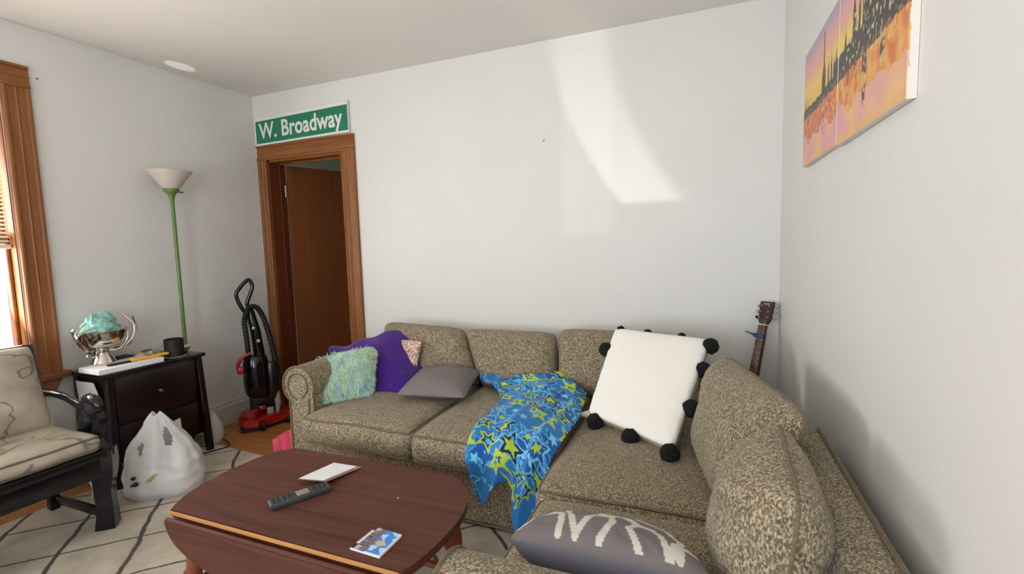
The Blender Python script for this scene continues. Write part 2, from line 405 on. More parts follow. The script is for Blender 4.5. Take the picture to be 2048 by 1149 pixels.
def pillow_pts(TL, TR, BR, BL, front, back, n=28, pw=2.4, q=.5, bow=.05, cr=.05, seed=0, wr=.004, sag=0, normal=None):
    """two-sided knife-edge pillow over a quad; returns point functions"""
    TL, TR, BR, BL = map(V, (TL, TR, BR, BL))
    N = ((TR-TL).cross(BL-TL)+(TR-BR).cross(TR-TL)*0).normalized()*-1
    if normal is not None and N.dot(V(normal)) < 0: N = -N
    def base(u, v):
        # u,v in [-1,1]; bowed edges
        uu = u*(1-bow*(1-v*v))*(1-cr*abs(v)**7); vv = v*(1-bow*(1-u*u))*(1-cr*abs(u)**7); a, b = (uu+1)/2, (vv+1)/2
        return (TL*(1-a)+TR*a)*b+(BL*(1-a)+BR*a)*(1-b)
    def pt(u, v, side):
        e = max(0, (1-abs(u)**pw))*max(0, (1-abs(v)**pw)); th = e**q
        T = front if side > 0 else -back
        p = base(u, v)+N*T*th
        edge = max(abs(u), abs(v))
        w = noise.noise(V((u*2+seed, v*2, side)))*.35+noise.noise(V((u*5+seed, v*5, side*3)))*.15
        p += N*(T/abs(T) if T else 1)*w*abs(T)*.35*(e**.7)
        rad = math.atan2(v, u)
        p += N*math.sin(rad*26+seed+3*noise.noise(V((u*3, v*3, seed))))*wr*(edge**4)*(e**.35)
        p += V((0, 0, -sag))*(e)*(1 if side > 0 else 1)
        return p
    return pt
def pillow(name, parent, corners, front, back, mat=None, pipe=None, n=28, rad=.005, backmat=None, **kw):
    pt = pillow_pts(*corners, front, back, **kw); bm = nb(); g = lambda i: math.sin((i/n*2-1)*math.pi/2)
    rim = {}
    uv = []
    for side in (1, -1):
        grid = []
        for i in range(n+1):
            row = []
            for j in range(n+1):
                u, v = g(i), g(j)
                if i in (0, n) or j in (0, n):
                    if (i, j) not in rim: rim[(i, j)] = bm.verts.new(pt(u, v, 1)); uv.append((u, v, 0))
                    row.append(rim[(i, j)])
                else: row.append(bm.verts.new(pt(u, v, side))); uv.append((u, v, side))
            grid.append(row)
        for i in range(n):
            for j in range(n):
                f = bm.faces.new((grid[i][j], grid[i+1][j], grid[i+1][j+1], grid[i][j+1]))
                if backmat and side < 0: f.material_index = 1
    o = obj(name, bm, mat or M_sofa, parent)
    if backmat: o.data.materials.append(backmat)
    if pipe is not None:
        bm = nb(); m = 24; pts = []
        for (x0, y0, x1, y1) in ((-1, -1, 1, -1), (1, -1, 1, 1), (1, 1, -1, 1), (-1, 1, -1, -1)):
            for i in range(m): t = i/m; pts.append(pt(x0+(x1-x0)*t, y0+(y1-y0)*t, 1))
        tube(bm, pts, rad*.85, 6, True); obj('piping', bm, pipe, o)
    return o, uv, pt

# ================================================================== SETTING
T = .14     # wall thickness
WY0, WY1, WZ0, WZ1 = -2.58, -1.515, .665, 2.19       # window opening in the left wall
DX0, DX1, DZ = -3.609, -2.855, 2.018                  # door opening in the back wall
bm = nb()
box(bm, (-W-T, 0, 0), (DX0, T, H)); box(bm, (DX1, 0, 0), (T, T, H)); box(bm, (DX0, 0, DZ), (DX1, T, H))
struct('wall_back', bm, M_wall)
bm = nb()
box(bm, (-W-T, YF, 0), (-W, WY0, H)); box(bm, (-W-T, WY1, 0), (-W, 0, H)); box(bm, (-W-T, WY0, 0), (-W, WY1, WZ0)); box(bm, (-W-T, WY0, WZ1), (-W, WY1, H))
struct('wall_left', bm, M_wall)
bm = nb(); box(bm, (0, YF, 0), (T, 0, H)); struct('wall_right', bm, M_wall)
bm = nb()
FWS = [(-3.2, -2.0), (-1.35, -.35)]
box(bm, (-W-T, YF-T, 0), (T, YF, .65)); box(bm, (-W-T, YF-T, 2.25), (T, YF, H))
for a, b in ((-W-T, -3.2), (-2.0, -1.35), (-.35, T)): box(bm, (a, YF-T, .65), (b, YF, 2.25))
struct('wall_front', bm, M_wall)
for k, (a, b) in enumerate(FWS):
    bm = nb()
    for (p, q) in (((a-.1, YF, .6), (a, YF+.02, 2.35)), ((b, YF, .6), (b+.1, YF+.02, 2.35)), ((a-.1, YF, 2.25), (b+.1, YF+.025, 2.36)), ((a-.13, YF, .6), (b+.13, YF+.06, .65)), ((a, YF-.09, 1.43), (b, YF-.05, 1.48))): box(bm, p, q)
    w = struct('window_%d' % (k+2), bm, M_trim_x)
    bm = nb(); box(bm, (a, YF-.075, .65), (b, YF-.07, 2.25)); obj('pane', bm, M_glass, w)
bm = nb(); box(bm, (-W-T, YF-T, H), (T, T, H+.1)); struct('ceiling', bm, M_ceil)
bm = nb(); box(bm, (-W-T, YF-T, -.1), (T, T, -.012)); fl = struct('floor', bm, M_jamb)
# floor boards, each a plank
y = 0.0; k = 0; pm = {}
while y > YF:
    wd = .083
    bm = nb(); box(bm, (-W, y-wd+.0015, -.012), (0, y, 0), .0012, seg=1); p = obj('plank', bm, M_floor, fl, False, origin=(-W*.5+random.uniform(-1, 1)*0, y, -.006)); y -= wd; k += 1
bm = nb(); box(bm, (-W-T, YF-6.5, 2.42), (T+3, YF-T-.02, 2.5)); struct('added_sun_block', bm, M_ceil)  # unseen slab added outside to keep the sun out of the front windows
# hall beyond the door
bm = nb(); box(bm, (-W-.5, T, -.1), (-W-.4, 2.6, H)); struct('wall_hall_left', bm, M_hall)
bm = nb(); box(bm, (-2.2, T, -.1), (-2.1, 2.6, H)); struct('wall_hall_right', bm, M_hall)
bm = nb(); box(bm, (-W-.5, 2.6, -.1), (-2.1, 2.7, H)); struct('wall_hall_back', bm, M_hall)
bm = nb(); box(bm, (-W-.5, T, H), (-2.1, 2.7, H+.1)); o = struct('ceiling_hall', bm, M_hall)
bm = nb(); box(bm, (-W-.5, T, -.1), (-2.1, 2.7, 0)); struct('floor_hall', bm, M_floor)
# baseboards
def baseboard(name, a, b, nrm):
    a, b, n_ = V(a), V(b), V(nrm); prof = [(0, 0), (.018, 0), (.018, .135), (.012, .15), (.012, .165), (.004, .176), (0, .176)]
    bm = nb(); A = [bm.verts.new(a+n_*d+V((0, 0, z))) for d, z in prof]; B = [bm.verts.new(b+n_*d+V((0, 0, z))) for d, z in prof]; m = len(prof)
    bm.faces.new(A); bm.faces.new(B[::-1])
    for i in range(m): bm.faces.new((A[i], A[(i+1) % m], B[(i+1) % m], B[i]))
    struct(name, bm, M_base)
baseboard('baseboard_left', (-W, YF, 0), (-W, 0, 0), (1, 0, 0))
baseboard('baseboard_back', (DX1+.118, 0, 0), (0, 0, 0), (0, -1, 0))
baseboard('baseboard_right', (0, 0, 0), (0, YF, 0), (-1, 0, 0))

# door casing (moulded boards) : trim_1
CW = .098
def casing_profile(w):   # across width w: (t, depth)
    return [(0, 0), (0, .022), (.006, .026), (.016, .026), (.022, .019), (w*.45, .017), (w*.5, .021), (w*.56, .017), (w-.02, .016), (w-.014, .024), (w-.004, .024), (w, .02), (w, 0)]
def casing(bm, a, b, across, nrm, w, flip=False):
    a, b, ac, n_ = V(a), V(b), V(across), V(nrm); pr = casing_profile(w)
    A = [bm.verts.new(a+ac*t+n_*d) for t, d in pr]; B = [bm.verts.new(b+ac*t+n_*d) for t, d in pr]; m = len(pr)
    bm.faces.new(A); bm.faces.new(B[::-1])
    for i in range(m): bm.faces.new((A[i], A[(i+1) % m], B[(i+1) % m], B[i]))
bm = nb(); casing(bm, (DX0+.008, 0, 0), (DX0+.008, 0, DZ-.005), (-1, 0, 0), (0, -1, 0), .094); tr = struct('trim_1', bm, M_trim_v)
bm = nb(); casing(bm, (DX1-.006, 0, 0), (DX1-.006, 0, DZ-.005), (1, 0, 0), (0, -1, 0), .122); obj('casing_right', bm, M_trim_v, tr)
bm = nb(); casing(bm, (DX0-.086, 0, DZ-.006), (DX1+.116, 0, DZ-.006), (0, 0, 1), (0, -1, 0), .118); obj('casing_head', bm, M_trim_x, tr)
bm = nb(); box(bm, (DX0-.001, -.004, 0), (DX0+.022, T+.01, DZ)); box(bm, (DX0+.022, .085, 0), (DX0+.034, .098, DZ)); obj('jamb_left', bm, M_jamb, tr, False)
bm = nb(); box(bm, (DX1-.022, -.004, 0), (DX1+.001, T+.01, DZ)); box(bm, (DX1-.034, .085, 0), (DX1-.022, .098, DZ)); obj('jamb_right', bm, M_jamb, tr, False)
bm = nb(); box(bm, (DX0, -.004, DZ-.022), (DX1, T+.01, DZ+.001)); box(bm, (DX0+.02, .085, DZ-.034), (DX1-.02, .098, DZ-.022)); obj('jamb_head', bm, M_trim_x, tr, False)
# open door slab
hx, hy = DX0+.045, .145; da = math.radians(70)
Md = Matrix.Translation((hx, hy, 0)) @ Matrix.Rotation(da, 4, 'Z')
bm = nb(); box(bm, (0, -.018, .008), (.70, .018, 1.985), .002, Md); dr = struct('door_1', bm, M_door)
for z in (.25, 1.78):
    bm = nb(); tube(bm, [(hx-.006, hy-.018, z-.045), (hx-.006, hy-.018, z+.045)], .0075, 10)
    obj('hinge', bm, M_nickel, dr)
bm = nb(); lathe(bm, [(0, 0), (.03, .001), (.03, .006), (.012, .01), (.012, .03), (.026, .042), (.028, .055), (.02, .066), (0, .068)], Md @ V((.64, -.018, .95)), (Md.to_3x3() @ V((0, -1, 0))), 20); obj('door_knob', bm, M_nickel, dr)

# window_1 in the left wall
bm = nb(); casing(bm, (-W, WY1+.004, WZ0), (-W, WY1+.004, WZ1), (0, 1, 0), (1, 0, 0), .118); wn = struct('window_1', bm, M_trim_v)
bm = nb(); casing(bm, (-W, WY0-.004, WZ0), (-W, WY0-.004, WZ1), (0, -1, 0), (1, 0, 0), .118); obj('casing_side', bm, M_trim_v, wn)
bm = nb(); casing(bm, (-W, WY0-.122, WZ1-.002), (-W, WY1+.122, WZ1-.002), (0, 0, 1), (1, 0, 0), .118); obj('casing_head', bm, M_trim_y, wn)
bm = nb(); box(bm, (-W-T+.02, WY0-.15, WZ0-.032), (-W+.055, WY1+.15, WZ0), .006); obj('window_sill', bm, M_trim_y, wn)
bm = nb(); prism(bm, [(WY0-.12, WZ0-.032), (WY1+.12, WZ0-.032), (WY1+.075, WZ0-.125), (WY0-.075, WZ0-.125)], -W, -W+.02, lambda a, b, h: V((h, a, b))); obj('apron', bm, M_trim_y, wn, False)
bm = nb()
for yy, sgn in ((WY1, -1), (WY0, 1)):
    box(bm, (-W-T, min(yy, yy+sgn*.005), WZ0), (-W, max(yy, yy+sgn*.005), WZ1))
box(bm, (-W-T, WY0, WZ1-.018), (-W, WY1, WZ1)); obj('window_jamb', bm, M_trim_v, wn, False)
def sash(z0, z1, x):
    bm = nb()
    for (p, q) in (((x, WY0+.018, z0), (x+.03, WY0+.07, z1)), ((x, WY1-.024, z0), (x+.03, WY1-.006, z1)), ((x, WY0+.018, z0), (x+.03, WY1-.018, z0+.055)), ((x, WY0+.018, z1-.045), (x+.03, WY1-.018, z1))): box(bm, p, q, .004, seg=1)
    s_ = obj('window_sash', bm, M_trim_y, wn, False)
    bm = nb(); box(bm, (x+.013, WY0+.06, z0+.05), (x+.017, WY1-.02, z1-.04)); obj('pane', bm, M_glass, s_)
sash(.667, 1.42, -W-.085); sash(1.38, WZ1-.02, -W-.12)
# blind
bl = thing('window_blind', (-W-.035, -2.05, 1.35), 'raised off white slatted blind in the window at the left edge', 'blind')
bm = nb(); box(bm, (-W-.055, WY0+.012, WZ1-.06), (-W-.02, WY1-.012, WZ1-.02), .003); obj('head_rail', bm, M_blind, bl)
bm = nb(); box(bm, (-W-.05, WY0+.014, 1.35), (-W-.025, WY1-.012, 1.372), .004); obj('bottom_rail', bm, M_blind, bl)
sm = None; z = 1.39
while z < WZ1-.07:
    if sm is None:
        bm = nb(); A = []
        for i in range(5):
            t = i/4-.5; A.append([bm.verts.new(V((t*.025*math.cos(.5), yy, -t*.025*math.sin(.5)+.003*(1-4*t*t)))) for yy in (-.518, .518)])
        for i in range(4): bm.faces.new((A[i][0], A[i+1][0], A[i+1][1], A[i][1]))
        me = bpy.data.meshes.new('slat'); bm.to_mesh(me); bm.free(); me.materials.append(M_blind); sm = me
    o = bpy.data.objects.new('slat', sm); link(o, bl); o.location = V((-W-.037, -2.048, z))-bl.location; z += .021
for yy in (WY0+.2, WY1-.2): bm = nb(); tube(bm, [(-W-.037, yy, 1.36), (-W-.037, yy, WZ1-.03)], .001, 5); obj('cord', bm, M_blind, bl)
# outlet on left wall
ot = thing('wall_outlet', (-W+.001, -1.49, .36), 'ivory wall outlet with a plugged in adapter behind the black armchair', 'outlet')
bm = nb(); box(bm, (-W, -1.53, .30), (-W+.006, -1.45, .42), .003); obj('cover_plate', bm, M_outlet, ot)
bm = nb(); box(bm, (-W+.006, -1.515, .33), (-W+.045, -1.465, .40), .006); obj('plug', bm, M_outlet, ot)
# ================================================================== SOFA
sofa = thing('sectional_sofa', (-1.2, -.9, 0), 'brown tweed sectional sofa with pale flecks filling the corner of the room', 'sofa')
poly = [(-2.30, -1.03), (-.86, -1.03), (-.86, -2.02), (-.10, -2.02), (-.10, -.66), (-.66, -.10), (-2.30, -.10)]
bm = nb(); prism(bm, poly, .03, .325, bev=.012); obj('base', bm, M_sofa, sofa)
for (x, y_) in ((-2.36, -.98), (-1.0, -.95), (-.8, -2.1), (-2.36, -.18), (-.16, -2.1), (-.6, -.3)):
    bm = nb(); lathe(bm, [(.02, 0), (.028, .045)], (x, y_, 0), n=14, cap=True); obj('foot', bm, M_dtop, sofa)
# back frames
bm = nb()
def rollprof(h, t, r):   # thickness t, top rounded to the front
    return [(0, .1), (0, h-.03), (.012, h-.008), (.035, h), (t-.035, h), (t-.01, h-.012), (t, h-.04), (t, .1)]
prism(bm, [(a, b) for a, b in rollprof(.66, .12, 0)], -2.36, -.60, lambda a, b, h: V((h, -.035-a, b)))
obj('back_frame', bm, M_sofa, sofa)
bm = nb(); prism(bm, [(a, b) for a, b in rollprof(.725, .12, 0)], -2.16, -1.27, lambda a, b, h: V((-.03-a, h, b)))
bf = obj('back_frame', bm, M_sofa, sofa)
bm = nb()
tube(bm, [(-.055, -1.275, .727), (-.055, -2.15, .727)], .005, 6); obj('piping', bm, M_pipe, bf)
bm = nb(); prism(bm, rollprof(.56, .12, 0), -1.265, -.62, lambda a, b, h: V((-.03-a, h, b))); obj('back_frame', bm, M_sofa, sofa)
d = V((1, -1, 0)).normalized(); n_ = V((-1, -1, 0)).normalized()
bm = nb(); prism(bm, rollprof(.64, .10, 0), 0, (V((-.05, -.60, 0))-V((-.60, -.05, 0))).length, lambda a, b, h: V((-.60, -.045, 0))+d*h+n_*a+V((0, 0, b))); obj('back_frame', bm, M_sofa, sofa)
# rolled arms
def arm(axis, c0, zc, r, a0, a1, body):
    """axis 'y': profile in x,z extruded along y; body=(lo,hi) in profile coordinate"""
    lo, hi = body; pr = [(lo, .03), (lo, zc-r*.75)]
    n = 26; al0 = math.atan2(-.75*r, lo-c0) % (2*math.pi); 
    angs = []
    sgn = -1 if lo < c0 else 1
    # go around the scroll from outer side over the top to the inner side
    start = math.radians(222); end = math.radians(-25)
    for i in range(n+1):
        a = start+(end-start)*i/n; angs.append((c0+r*math.cos(a), zc+r*math.sin(a)))
    pr += angs+[(hi, zc-r*.55), (hi, .03)]
    fr = (lambda a, b, h: V((a, h, b))) if axis == 'y' else (lambda a, b, h: V((h, a, b)))
    bm = nb(); prism(bm, pr, a0, a1, fr, bev=.008); ob = obj('arm', bm, M_sofa, sofa)
    # front panel welt following the outline, and scroll line inside
    bm = nb(); f0 = a0-.002 if a0 < a1 else a0+.002
    tube(bm, [fr(x, z, f0) for x, z in pr], .0055, 6)
    sc = [fr(c0+(r-.028-.006*i/10)*math.cos(math.radians(260-i*11)), zc+(r-.028-.006*i/10)*math.sin(math.radians(260-i*11)), f0) for i in range(31)]
    tube(bm, sc, .005, 6)
    tube(bm, [fr(hi-.035, z, f0) for z in (.04, .2, .35, zc-r*.6)], .005, 6)
    obj('piping', bm, M_pipe, ob); return ob
arm('y', -2.365, .582, .105, -1.02, -.10, (-2.43, -2.265))
# near arm (profile mirrored so that its scroll overhangs away from the seat)
arm('x', -2.085, .56, .105, -.865, -.10, (-2.15, -1.99))
# seat cushions
cushion('seat_cushion', (-2.262, -1.135, .325), (-1.605, -.36, .468), sofa, .022, seed=1)
cushion('seat_cushion', (-1.60, -1.155, .325), (-.925, -.36, .468), sofa, .022, seed=5)
cushion('seat_cushion', (-.915, -1.425, .325), (-.26, -.36, .468), sofa, .024, seed=9)
cushion('seat_cushion', (-.885, -1.985, .325), (-.26, -1.432, .462), sofa, .02, seed=13)
# back cushions
BQ = dict(pw=5, q=.42, bow=.01, n=30, cr=.07)
pillow('back_cushion', sofa, ((-2.37, -.24, .80), (-1.77, -.24, .772), (-1.60, -.38, .455), (-2.30, -.38, .455)), .085, .09, pipe=M_pipe, seed=2, normal=(0, -1, .2), **BQ)
pillow('back_cushion', sofa, ((-1.765, -.24, .775), (-1.165, -.24, .772), (-1.135, -.38, .455), (-1.60, -.38, .455)), .085, .09, pipe=M_pipe, seed=4, normal=(0, -1, .2), **BQ)
pillow('back_cushion', sofa, ((-1.155, -.24, .80), (-.52, -.24, .80), (-.50, -.38, .455), (-1.125, -.38, .455)), .085, .09, pipe=M_pipe, seed=6, normal=(0, -1, .2), **BQ)
BR_ = dict(pw=3.4, q=.5, bow=.02, n=30, cr=.10)
pillow('back_cushion', sofa, ((-.30, -.83, .845), (-.125, -1.57, .865), (-.24, -1.52, .455), (-.36, -.88, .455)), .115, .06, pipe=M_pipe, seed=8, normal=(-1, 0, .2), **BR_)
pillow('back_cushion', sofa, ((-.20, -1.58, .855), (-.215, -1.965, .835), (-.25, -1.95, .46), (-.27, -1.50, .455)), .13, .10, pipe=M_pipe, seed=10, normal=(-1, 0, .2), pw=2.6, q=.55, bow=.02, n=30, cr=.09)

# ================================================================== THROW PILLOWS
def rootpillow(name, loc, label, group=None): return thing(name, loc, label, 'pillow', group)
# grey pillow lying flat
gp = rootpillow('throw_pillow', (-1.72, -.58, .48), 'plain grey throw pillow lying flat across two sofa seats')
pillow('pillow_cover', gp, ((-2.0, -.40, .545), (-1.60, -.36, .55), (-1.49, -.80, .53), (-1.87, -.86, .53)), .072, .05, mat=M_greyt, pipe=M_greyt, n=34, rad=.003, pw=2.2, q=.55, bow=.07, seed=3, wr=.006, normal=(0, 0, 1))
# white pillow with pompoms
wp = rootpillow('throw_pillow', (-.62, -.8, .48), 'white knitted throw pillow edged with black pompoms leaning in the sofa corner')
TL, TR, BR, BL = V((-.80, -.42, .845)), V((-.345, -.55, .835)), V((-.475, -1.09, .52)), V((-.86, -.81, .52))
o, uv, pt = pillow('pillow_cover', wp, (TL, TR, BR, BL), .03, .085, mat=M_knit, n=40, pw=7, q=.3, bow=.015, cr=.02, seed=5, wr=.003, backmat=M_beige, normal=(-.2, -1, .6))
for (u, v) in ((1.03, .86), (1.04, .38), (1.02, -.28), (.93, -1.04), (.12, -1.08), (-.72, -1.06), (-1.04, .46), (-.25, 1.04), (.45, 1.04), (-.85, 1.02)):
    c_ = pt(max(-1, min(1, u)), max(-1, min(1, v)), 1); out = (pt(u*1.0 if abs(u) <= 1 else math.copysign(1, u), math.copysign(1, v) if abs(v) > 1 else v, 1)-pt(u*.8, v*.8, 1)).normalized()
    big = .036 if v < 1 else .02
    bm = nb(); sphere(bm, c_+out*big*.6+V((-.004, -.012, .004 if v < 1 else .0)), big, seg=44)
    for q in bm.verts: q.co += V((noise.noise(q.co*70), noise.noise(q.co*70+V((7, 0, 0))), noise.noise(q.co*70+V((0, 9, 0)))))*.004+V((noise.noise(q.co*400), noise.noise(q.co*400+V((7, 0, 0))), noise.noise(q.co*400+V((0, 9, 0)))))*.0016
    obj('pompom', bm, M_pom, wp)
bm = nb(); TP = smooth_path([BL+V((.02, 0, -.0)), BL+V((-.03, .02, -.012)), BL+V((-.075, .03, -.022))], 8); tube(bm, TP, [.022, .02, .016, .012, .008, .007, .006, .004], 8); obj('corner_tassel', bm, M_beige, wp)
bm = nb(); stitch = []
for k in range(60):
    v = -1+2*k/59; a_ = pt(1, v, 1); b_ = pt(.955, v, 1); tube(bm, [a_+V((.001, 0, .0)), b_+V((0, -.002, .002))], .0016, 4)
    u = -1+2*k/59; a_ = pt(u, 1, 1); b_ = pt(u, .955, 1); tube(bm, [a_, b_+V((0, -.002, .002))], .0016, 4)
obj('edge_stitching', bm, M_knit, wp)
# patterned red/white pillow behind purple throw
rp = rootpillow('throw_pillow', (-2.1, -.45, .48), 'small cream and red patterned pillow half hidden behind the purple throw')
o, uv, pt = pillow('pillow_cover', rp, ((-2.28, -.40, .725), (-1.985, -.40, .72), (-1.985, -.52, .47), (-2.28, -.52, .47)), .035, .035, mat=M_attr_cotton, n=60, pw=3, q=.45, bow=.03, seed=3, normal=(0, -1, .3))
cols = []
for (u, v, sd) in uv:
    a, b = (u*4+.5*math.sin(v*6)) % 1, (v*3.6+.3*math.sin(u*9)) % 1; cell = (int(u*4+20), int(v*3.6+20))
    hsh = (cell[0]*7+cell[1]*13) % 5; d_ = max(abs(a-.5), abs(b-.5))
    if .28 < d_ < .4: c_ = lin((176, 34, 40)) if hsh < 3 else lin((40, 30, 34))
    elif d_ < .14 and hsh > 1: c_ = lin((160, 36, 42)) if hsh == 4 else lin((70, 56, 52))
    else: c_ = lin((226, 210, 192))
    cols.append(c_)
colour(o, np.array(cols))
# furry mint pillow
fp = rootpillow('throw_pillow', (-2.25, -.85, .48), 'mint green and blue shaggy faux fur pillow propped against the left sofa arm')
o, uv, pt = pillow('pillow_cover', fp, ((-2.45, -.80, .665), (-2.15, -.66, .735), (-2.075, -.80, .515), (-2.36, -1.0, .485)), .055, .05, mat=M_attr_fur, n=24, pw=2.6, q=.5, bow=.03, seed=11, normal=(.2, -1, .5))
def furcol(u, v, k):
    n1 = noise.noise(V((u*4.5, v*1.6, 3.3))); n2 = noise.noise(V((u*8, v*2, 9.1)))
    a, b_, c_ = V(lin((190, 226, 210))), V(lin((168, 204, 206))), V(lin((206, 222, 178)))
    r = a.lerp(b_, min(1, max(0, n1*2.2+.3))).lerp(c_, min(1, max(0, n2*2.6)))
    return r*(.88+.25*k)
colour(o, np.array([furcol(u, v, .3) for u, v, sd in uv]))
vs, fs, cs = [], [], []
for k in range(11000):
    side = 1 if random.random() < .78 else -1; u, v = random.uniform(-1, 1), random.uniform(-1, 1)
    if random.random() < .22: (u, v) = (math.copysign(1, u), v) if random.random() < .5 else (u, math.copysign(1, v))
    p = pt(u, v, side); e = .02; du = pt(min(1, u+e), v, side)-pt(max(-1, u-e), v, side); dv = pt(u, min(1, v+e), side)-pt(u, max(-1, v-e), side)
    nn = du.cross(dv)
    if nn.length < 1e-9: continue
    nn.normalize()
    if nn.dot(V((.2, -1, .5)))*side < 0: nn = -nn
    rd = V((u, 0, v)); outw = (p-pt(u*.8, v*.8, side)).normalized() if max(abs(u), abs(v)) > .9 else V((0, 0, 0))
    clump = V((noise.noise(p*26), noise.noise(p*26+V((5, 0, 0))), noise.noise(p*26+V((0, 5, 0)))))*.9
    dr_ = (nn*.55+outw*.5+V((.25, -.1, -.75))+clump+V([random.gauss(0, .18) for _ in range(3)])).normalized(); L = random.uniform(.022, .038)
    sdv = dr_.cross(nn).normalized()*random.uniform(.0006, .0012) if dr_.cross(nn).length > 1e-5 else V((.001, 0, 0))
    i0 = len(vs); mid = p+dr_*L*.55+nn*.003; tip = p+dr_*L+V((0, 0, -.006))
    vs += [p-sdv*1.3, p+sdv*1.3, mid+sdv, mid-sdv, tip]; fs += [(i0, i0+1, i0+2, i0+3), (i0+3, i0+2, i0+4)]
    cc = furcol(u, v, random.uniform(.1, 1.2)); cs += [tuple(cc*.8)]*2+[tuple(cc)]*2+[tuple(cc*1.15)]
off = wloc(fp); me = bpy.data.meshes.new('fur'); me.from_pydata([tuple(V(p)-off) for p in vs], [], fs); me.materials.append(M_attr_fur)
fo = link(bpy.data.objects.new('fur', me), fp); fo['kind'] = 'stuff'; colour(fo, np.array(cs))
# grey pillow with white lattice, near edge resting on the near arm
lp = rootpillow('throw_pillow', (-.58, -1.8, .48), 'grey throw pillow with white geometric lattice lying against the near sofa arm')
o, uv, pt = pillow('pillow_cover', lp, ((-.825, -1.68, .50), (-.40, -1.66, .50), (-.345, -1.955, .640), (-.79, -1.945, .636)), .072, .10, mat=M_attr_cotton, n=190, pw=2.3, q=.5, bow=.05, seed=15, wr=.0025, normal=(0, 0, 1))
def seg(p, a, b):
    ax, ay = a; bx, by = b; dx, dy = bx-ax, by-ay; t = max(0, min(1, ((p[0]-ax)*dx+(p[1]-ay)*dy)/(dx*dx+dy*dy+1e-9)))
    return math.hypot(p[0]-ax-t*dx, p[1]-ay-t*dy)
# hexagon-knot lattice in pillow uv (v=-1 near seam)
strokes = []
for pl in ([(-.94, -.75), (-.80, -.05), (-.66, .12), (-.56, -.1), (-.50, -.4), (-.49, -.9)], [(-.52, .7), (-.49, .2), (-.45, -.1), (-.31, -.9), (-.17, -.25), (-.08, -.05), (.1, -.02), (.25, -.08), (.38, -.2), (.5, -.22)],
           [(-.49, .35), (-.24, .32), (-.08, .1), (.05, -.15), (.07, -.4), (-.06, -.92)], [(.34, -.96), (.24, -.5), (.31, -.25), (.46, -.22), (.57, -.45), (.62, -1)],
           [(-.2, .8), (-.04, .35), (0, .2), (.4, .2), (.64, .1), (.78, -.3), (.72, -.9)], [(.78, -.3), (.93, -.1), (1, -.5)], [(.4, .2), (.5, .7), (.8, .8)], [(-.80, -.05), (-.9, .5), (-.5, .7), (-.2, .8), (.1, .6), (.4, .2)], [(.62, -1), (.7, -.6), (.9, -.55)]):
    strokes += list(zip(pl, pl[1:]))
cols = []
gA, gB, wC = V(lin((120, 112, 114))), V(lin((112, 112, 124))), V(lin((214, 208, 196)))
for (u, v, sd) in uv:
    c_ = gA if sd >= 0 else gB
    if sd > 0 and v > -.96 and min(seg((u, v*.55), (a[0], a[1]*.55), (b[0], b[1]*.55)) for a, b in strokes) < .036: c_ = wC
    cols.append(tuple(c_))
colour(o, np.array(cols))

# ================================================================== BLANKETS
def patch(rows, nu, nv, fold=None):
    """Catmull surface through rows of control points; returns grid of points"""
    R_ = [[V(p) for p in r] for r in rows]; cols_ = [[catmull(r, i/nu) for i in range(nu+1)] for r in R_]
    G = []
    for j in range(nv+1):
        G.append([catmull([cols_[k][i] for k in range(len(rows))], j/nv) for i in range(nu+1)])
    G2 = [[p.copy() for p in r] for r in G]
    if fold:
        for j in range(nv+1):
            for i in range(nu+1):
                a = G[j][min(i+1, nu)]-G[j][max(i-1, 0)]; b = G[min(j+1, nv)][i]-G[max(j-1, 0)][i]; n = a.cross(b)
                n = n.normalized() if n.length > 1e-9 else V((0, 0, 1))
                if n.dot(V((.1, -1, .8))) < 0: n = -n
                G2[j][i] = G[j][i]+n*fold(i/nu, j/nv, G[j][i])
    return G2
def cloth(name, G, mat, parent=None, thick=.006, origin=None):
    bm = nb(); vv = [[bm.verts.new(p) for p in r] for r in G]
    for j in range(len(G)-1):
        for i in range(len(G[0])-1): bm.faces.new((vv[j][i], vv[j][i+1], vv[j+1][i+1], vv[j+1][i]))
    me = bpy.data.meshes.new(name); off = V(origin)
    for v in bm.verts: v.co -= off
    for f in bm.faces: f.smooth = True
    bm.to_mesh(me); bm.free(); me.materials.append(mat); o = link(bpy.data.objects.new(name, me), parent); o.location = off
    md = o.modifiers.new('thickness', 'SOLIDIFY'); md.thickness = thick; md.offset = 0
    return o
ridge = lambda x: 1-abs(((x) % 2)-1)
rows = [[(-2.60, -.24, .50), (-2.47, -.22, .60), (-2.35, -.27, .70), (-2.22, -.30, .735), (-2.09, -.32, .69), (-1.98, -.36, .54)],
        [(-2.58, -.40, .60), (-2.46, -.39, .655), (-2.33, -.41, .715), (-2.20, -.42, .735), (-2.07, -.45, .66), (-1.94, -.50, .50)],
        [(-2.53, -.56, .685), (-2.44, -.55, .69), (-2.31, -.57, .70), (-2.17, -.58, .68), (-2.03, -.60, .585), (-1.90, -.60, .492)],
        [(-2.48, -.66, .70), (-2.40, -.66, .66), (-2.28, -.68, .62), (-2.15, -.69, .575), (-2.02, -.69, .51), (-1.905, -.665, .488)],
        [(-2.46, -.69, .695), (-2.37, -.72, .60), (-2.28, -.72, .50), (-2.15, -.73, .49), (-2.03, -.72, .488), (-1.92, -.69, .486)]]
def fold1(u, v, p):
    s_ = 3.0*u+1.6*v+.4*noise.noise(V((u*3, v*3, 1)))
    return .032*(ridge(s_*1.25+.5)**2)*(.2+min(1, 4*u*(1-u)))*(1-.7*v)+.012*noise.noise(p*9)
pu = cloth('purple_throw', patch(rows, 90, 60, fold1), M_purple, None, .006, (-2.2, -.55, .49))
tag(pu, 'purple fleece throw heaped over the left end of the sofa', 'blanket')
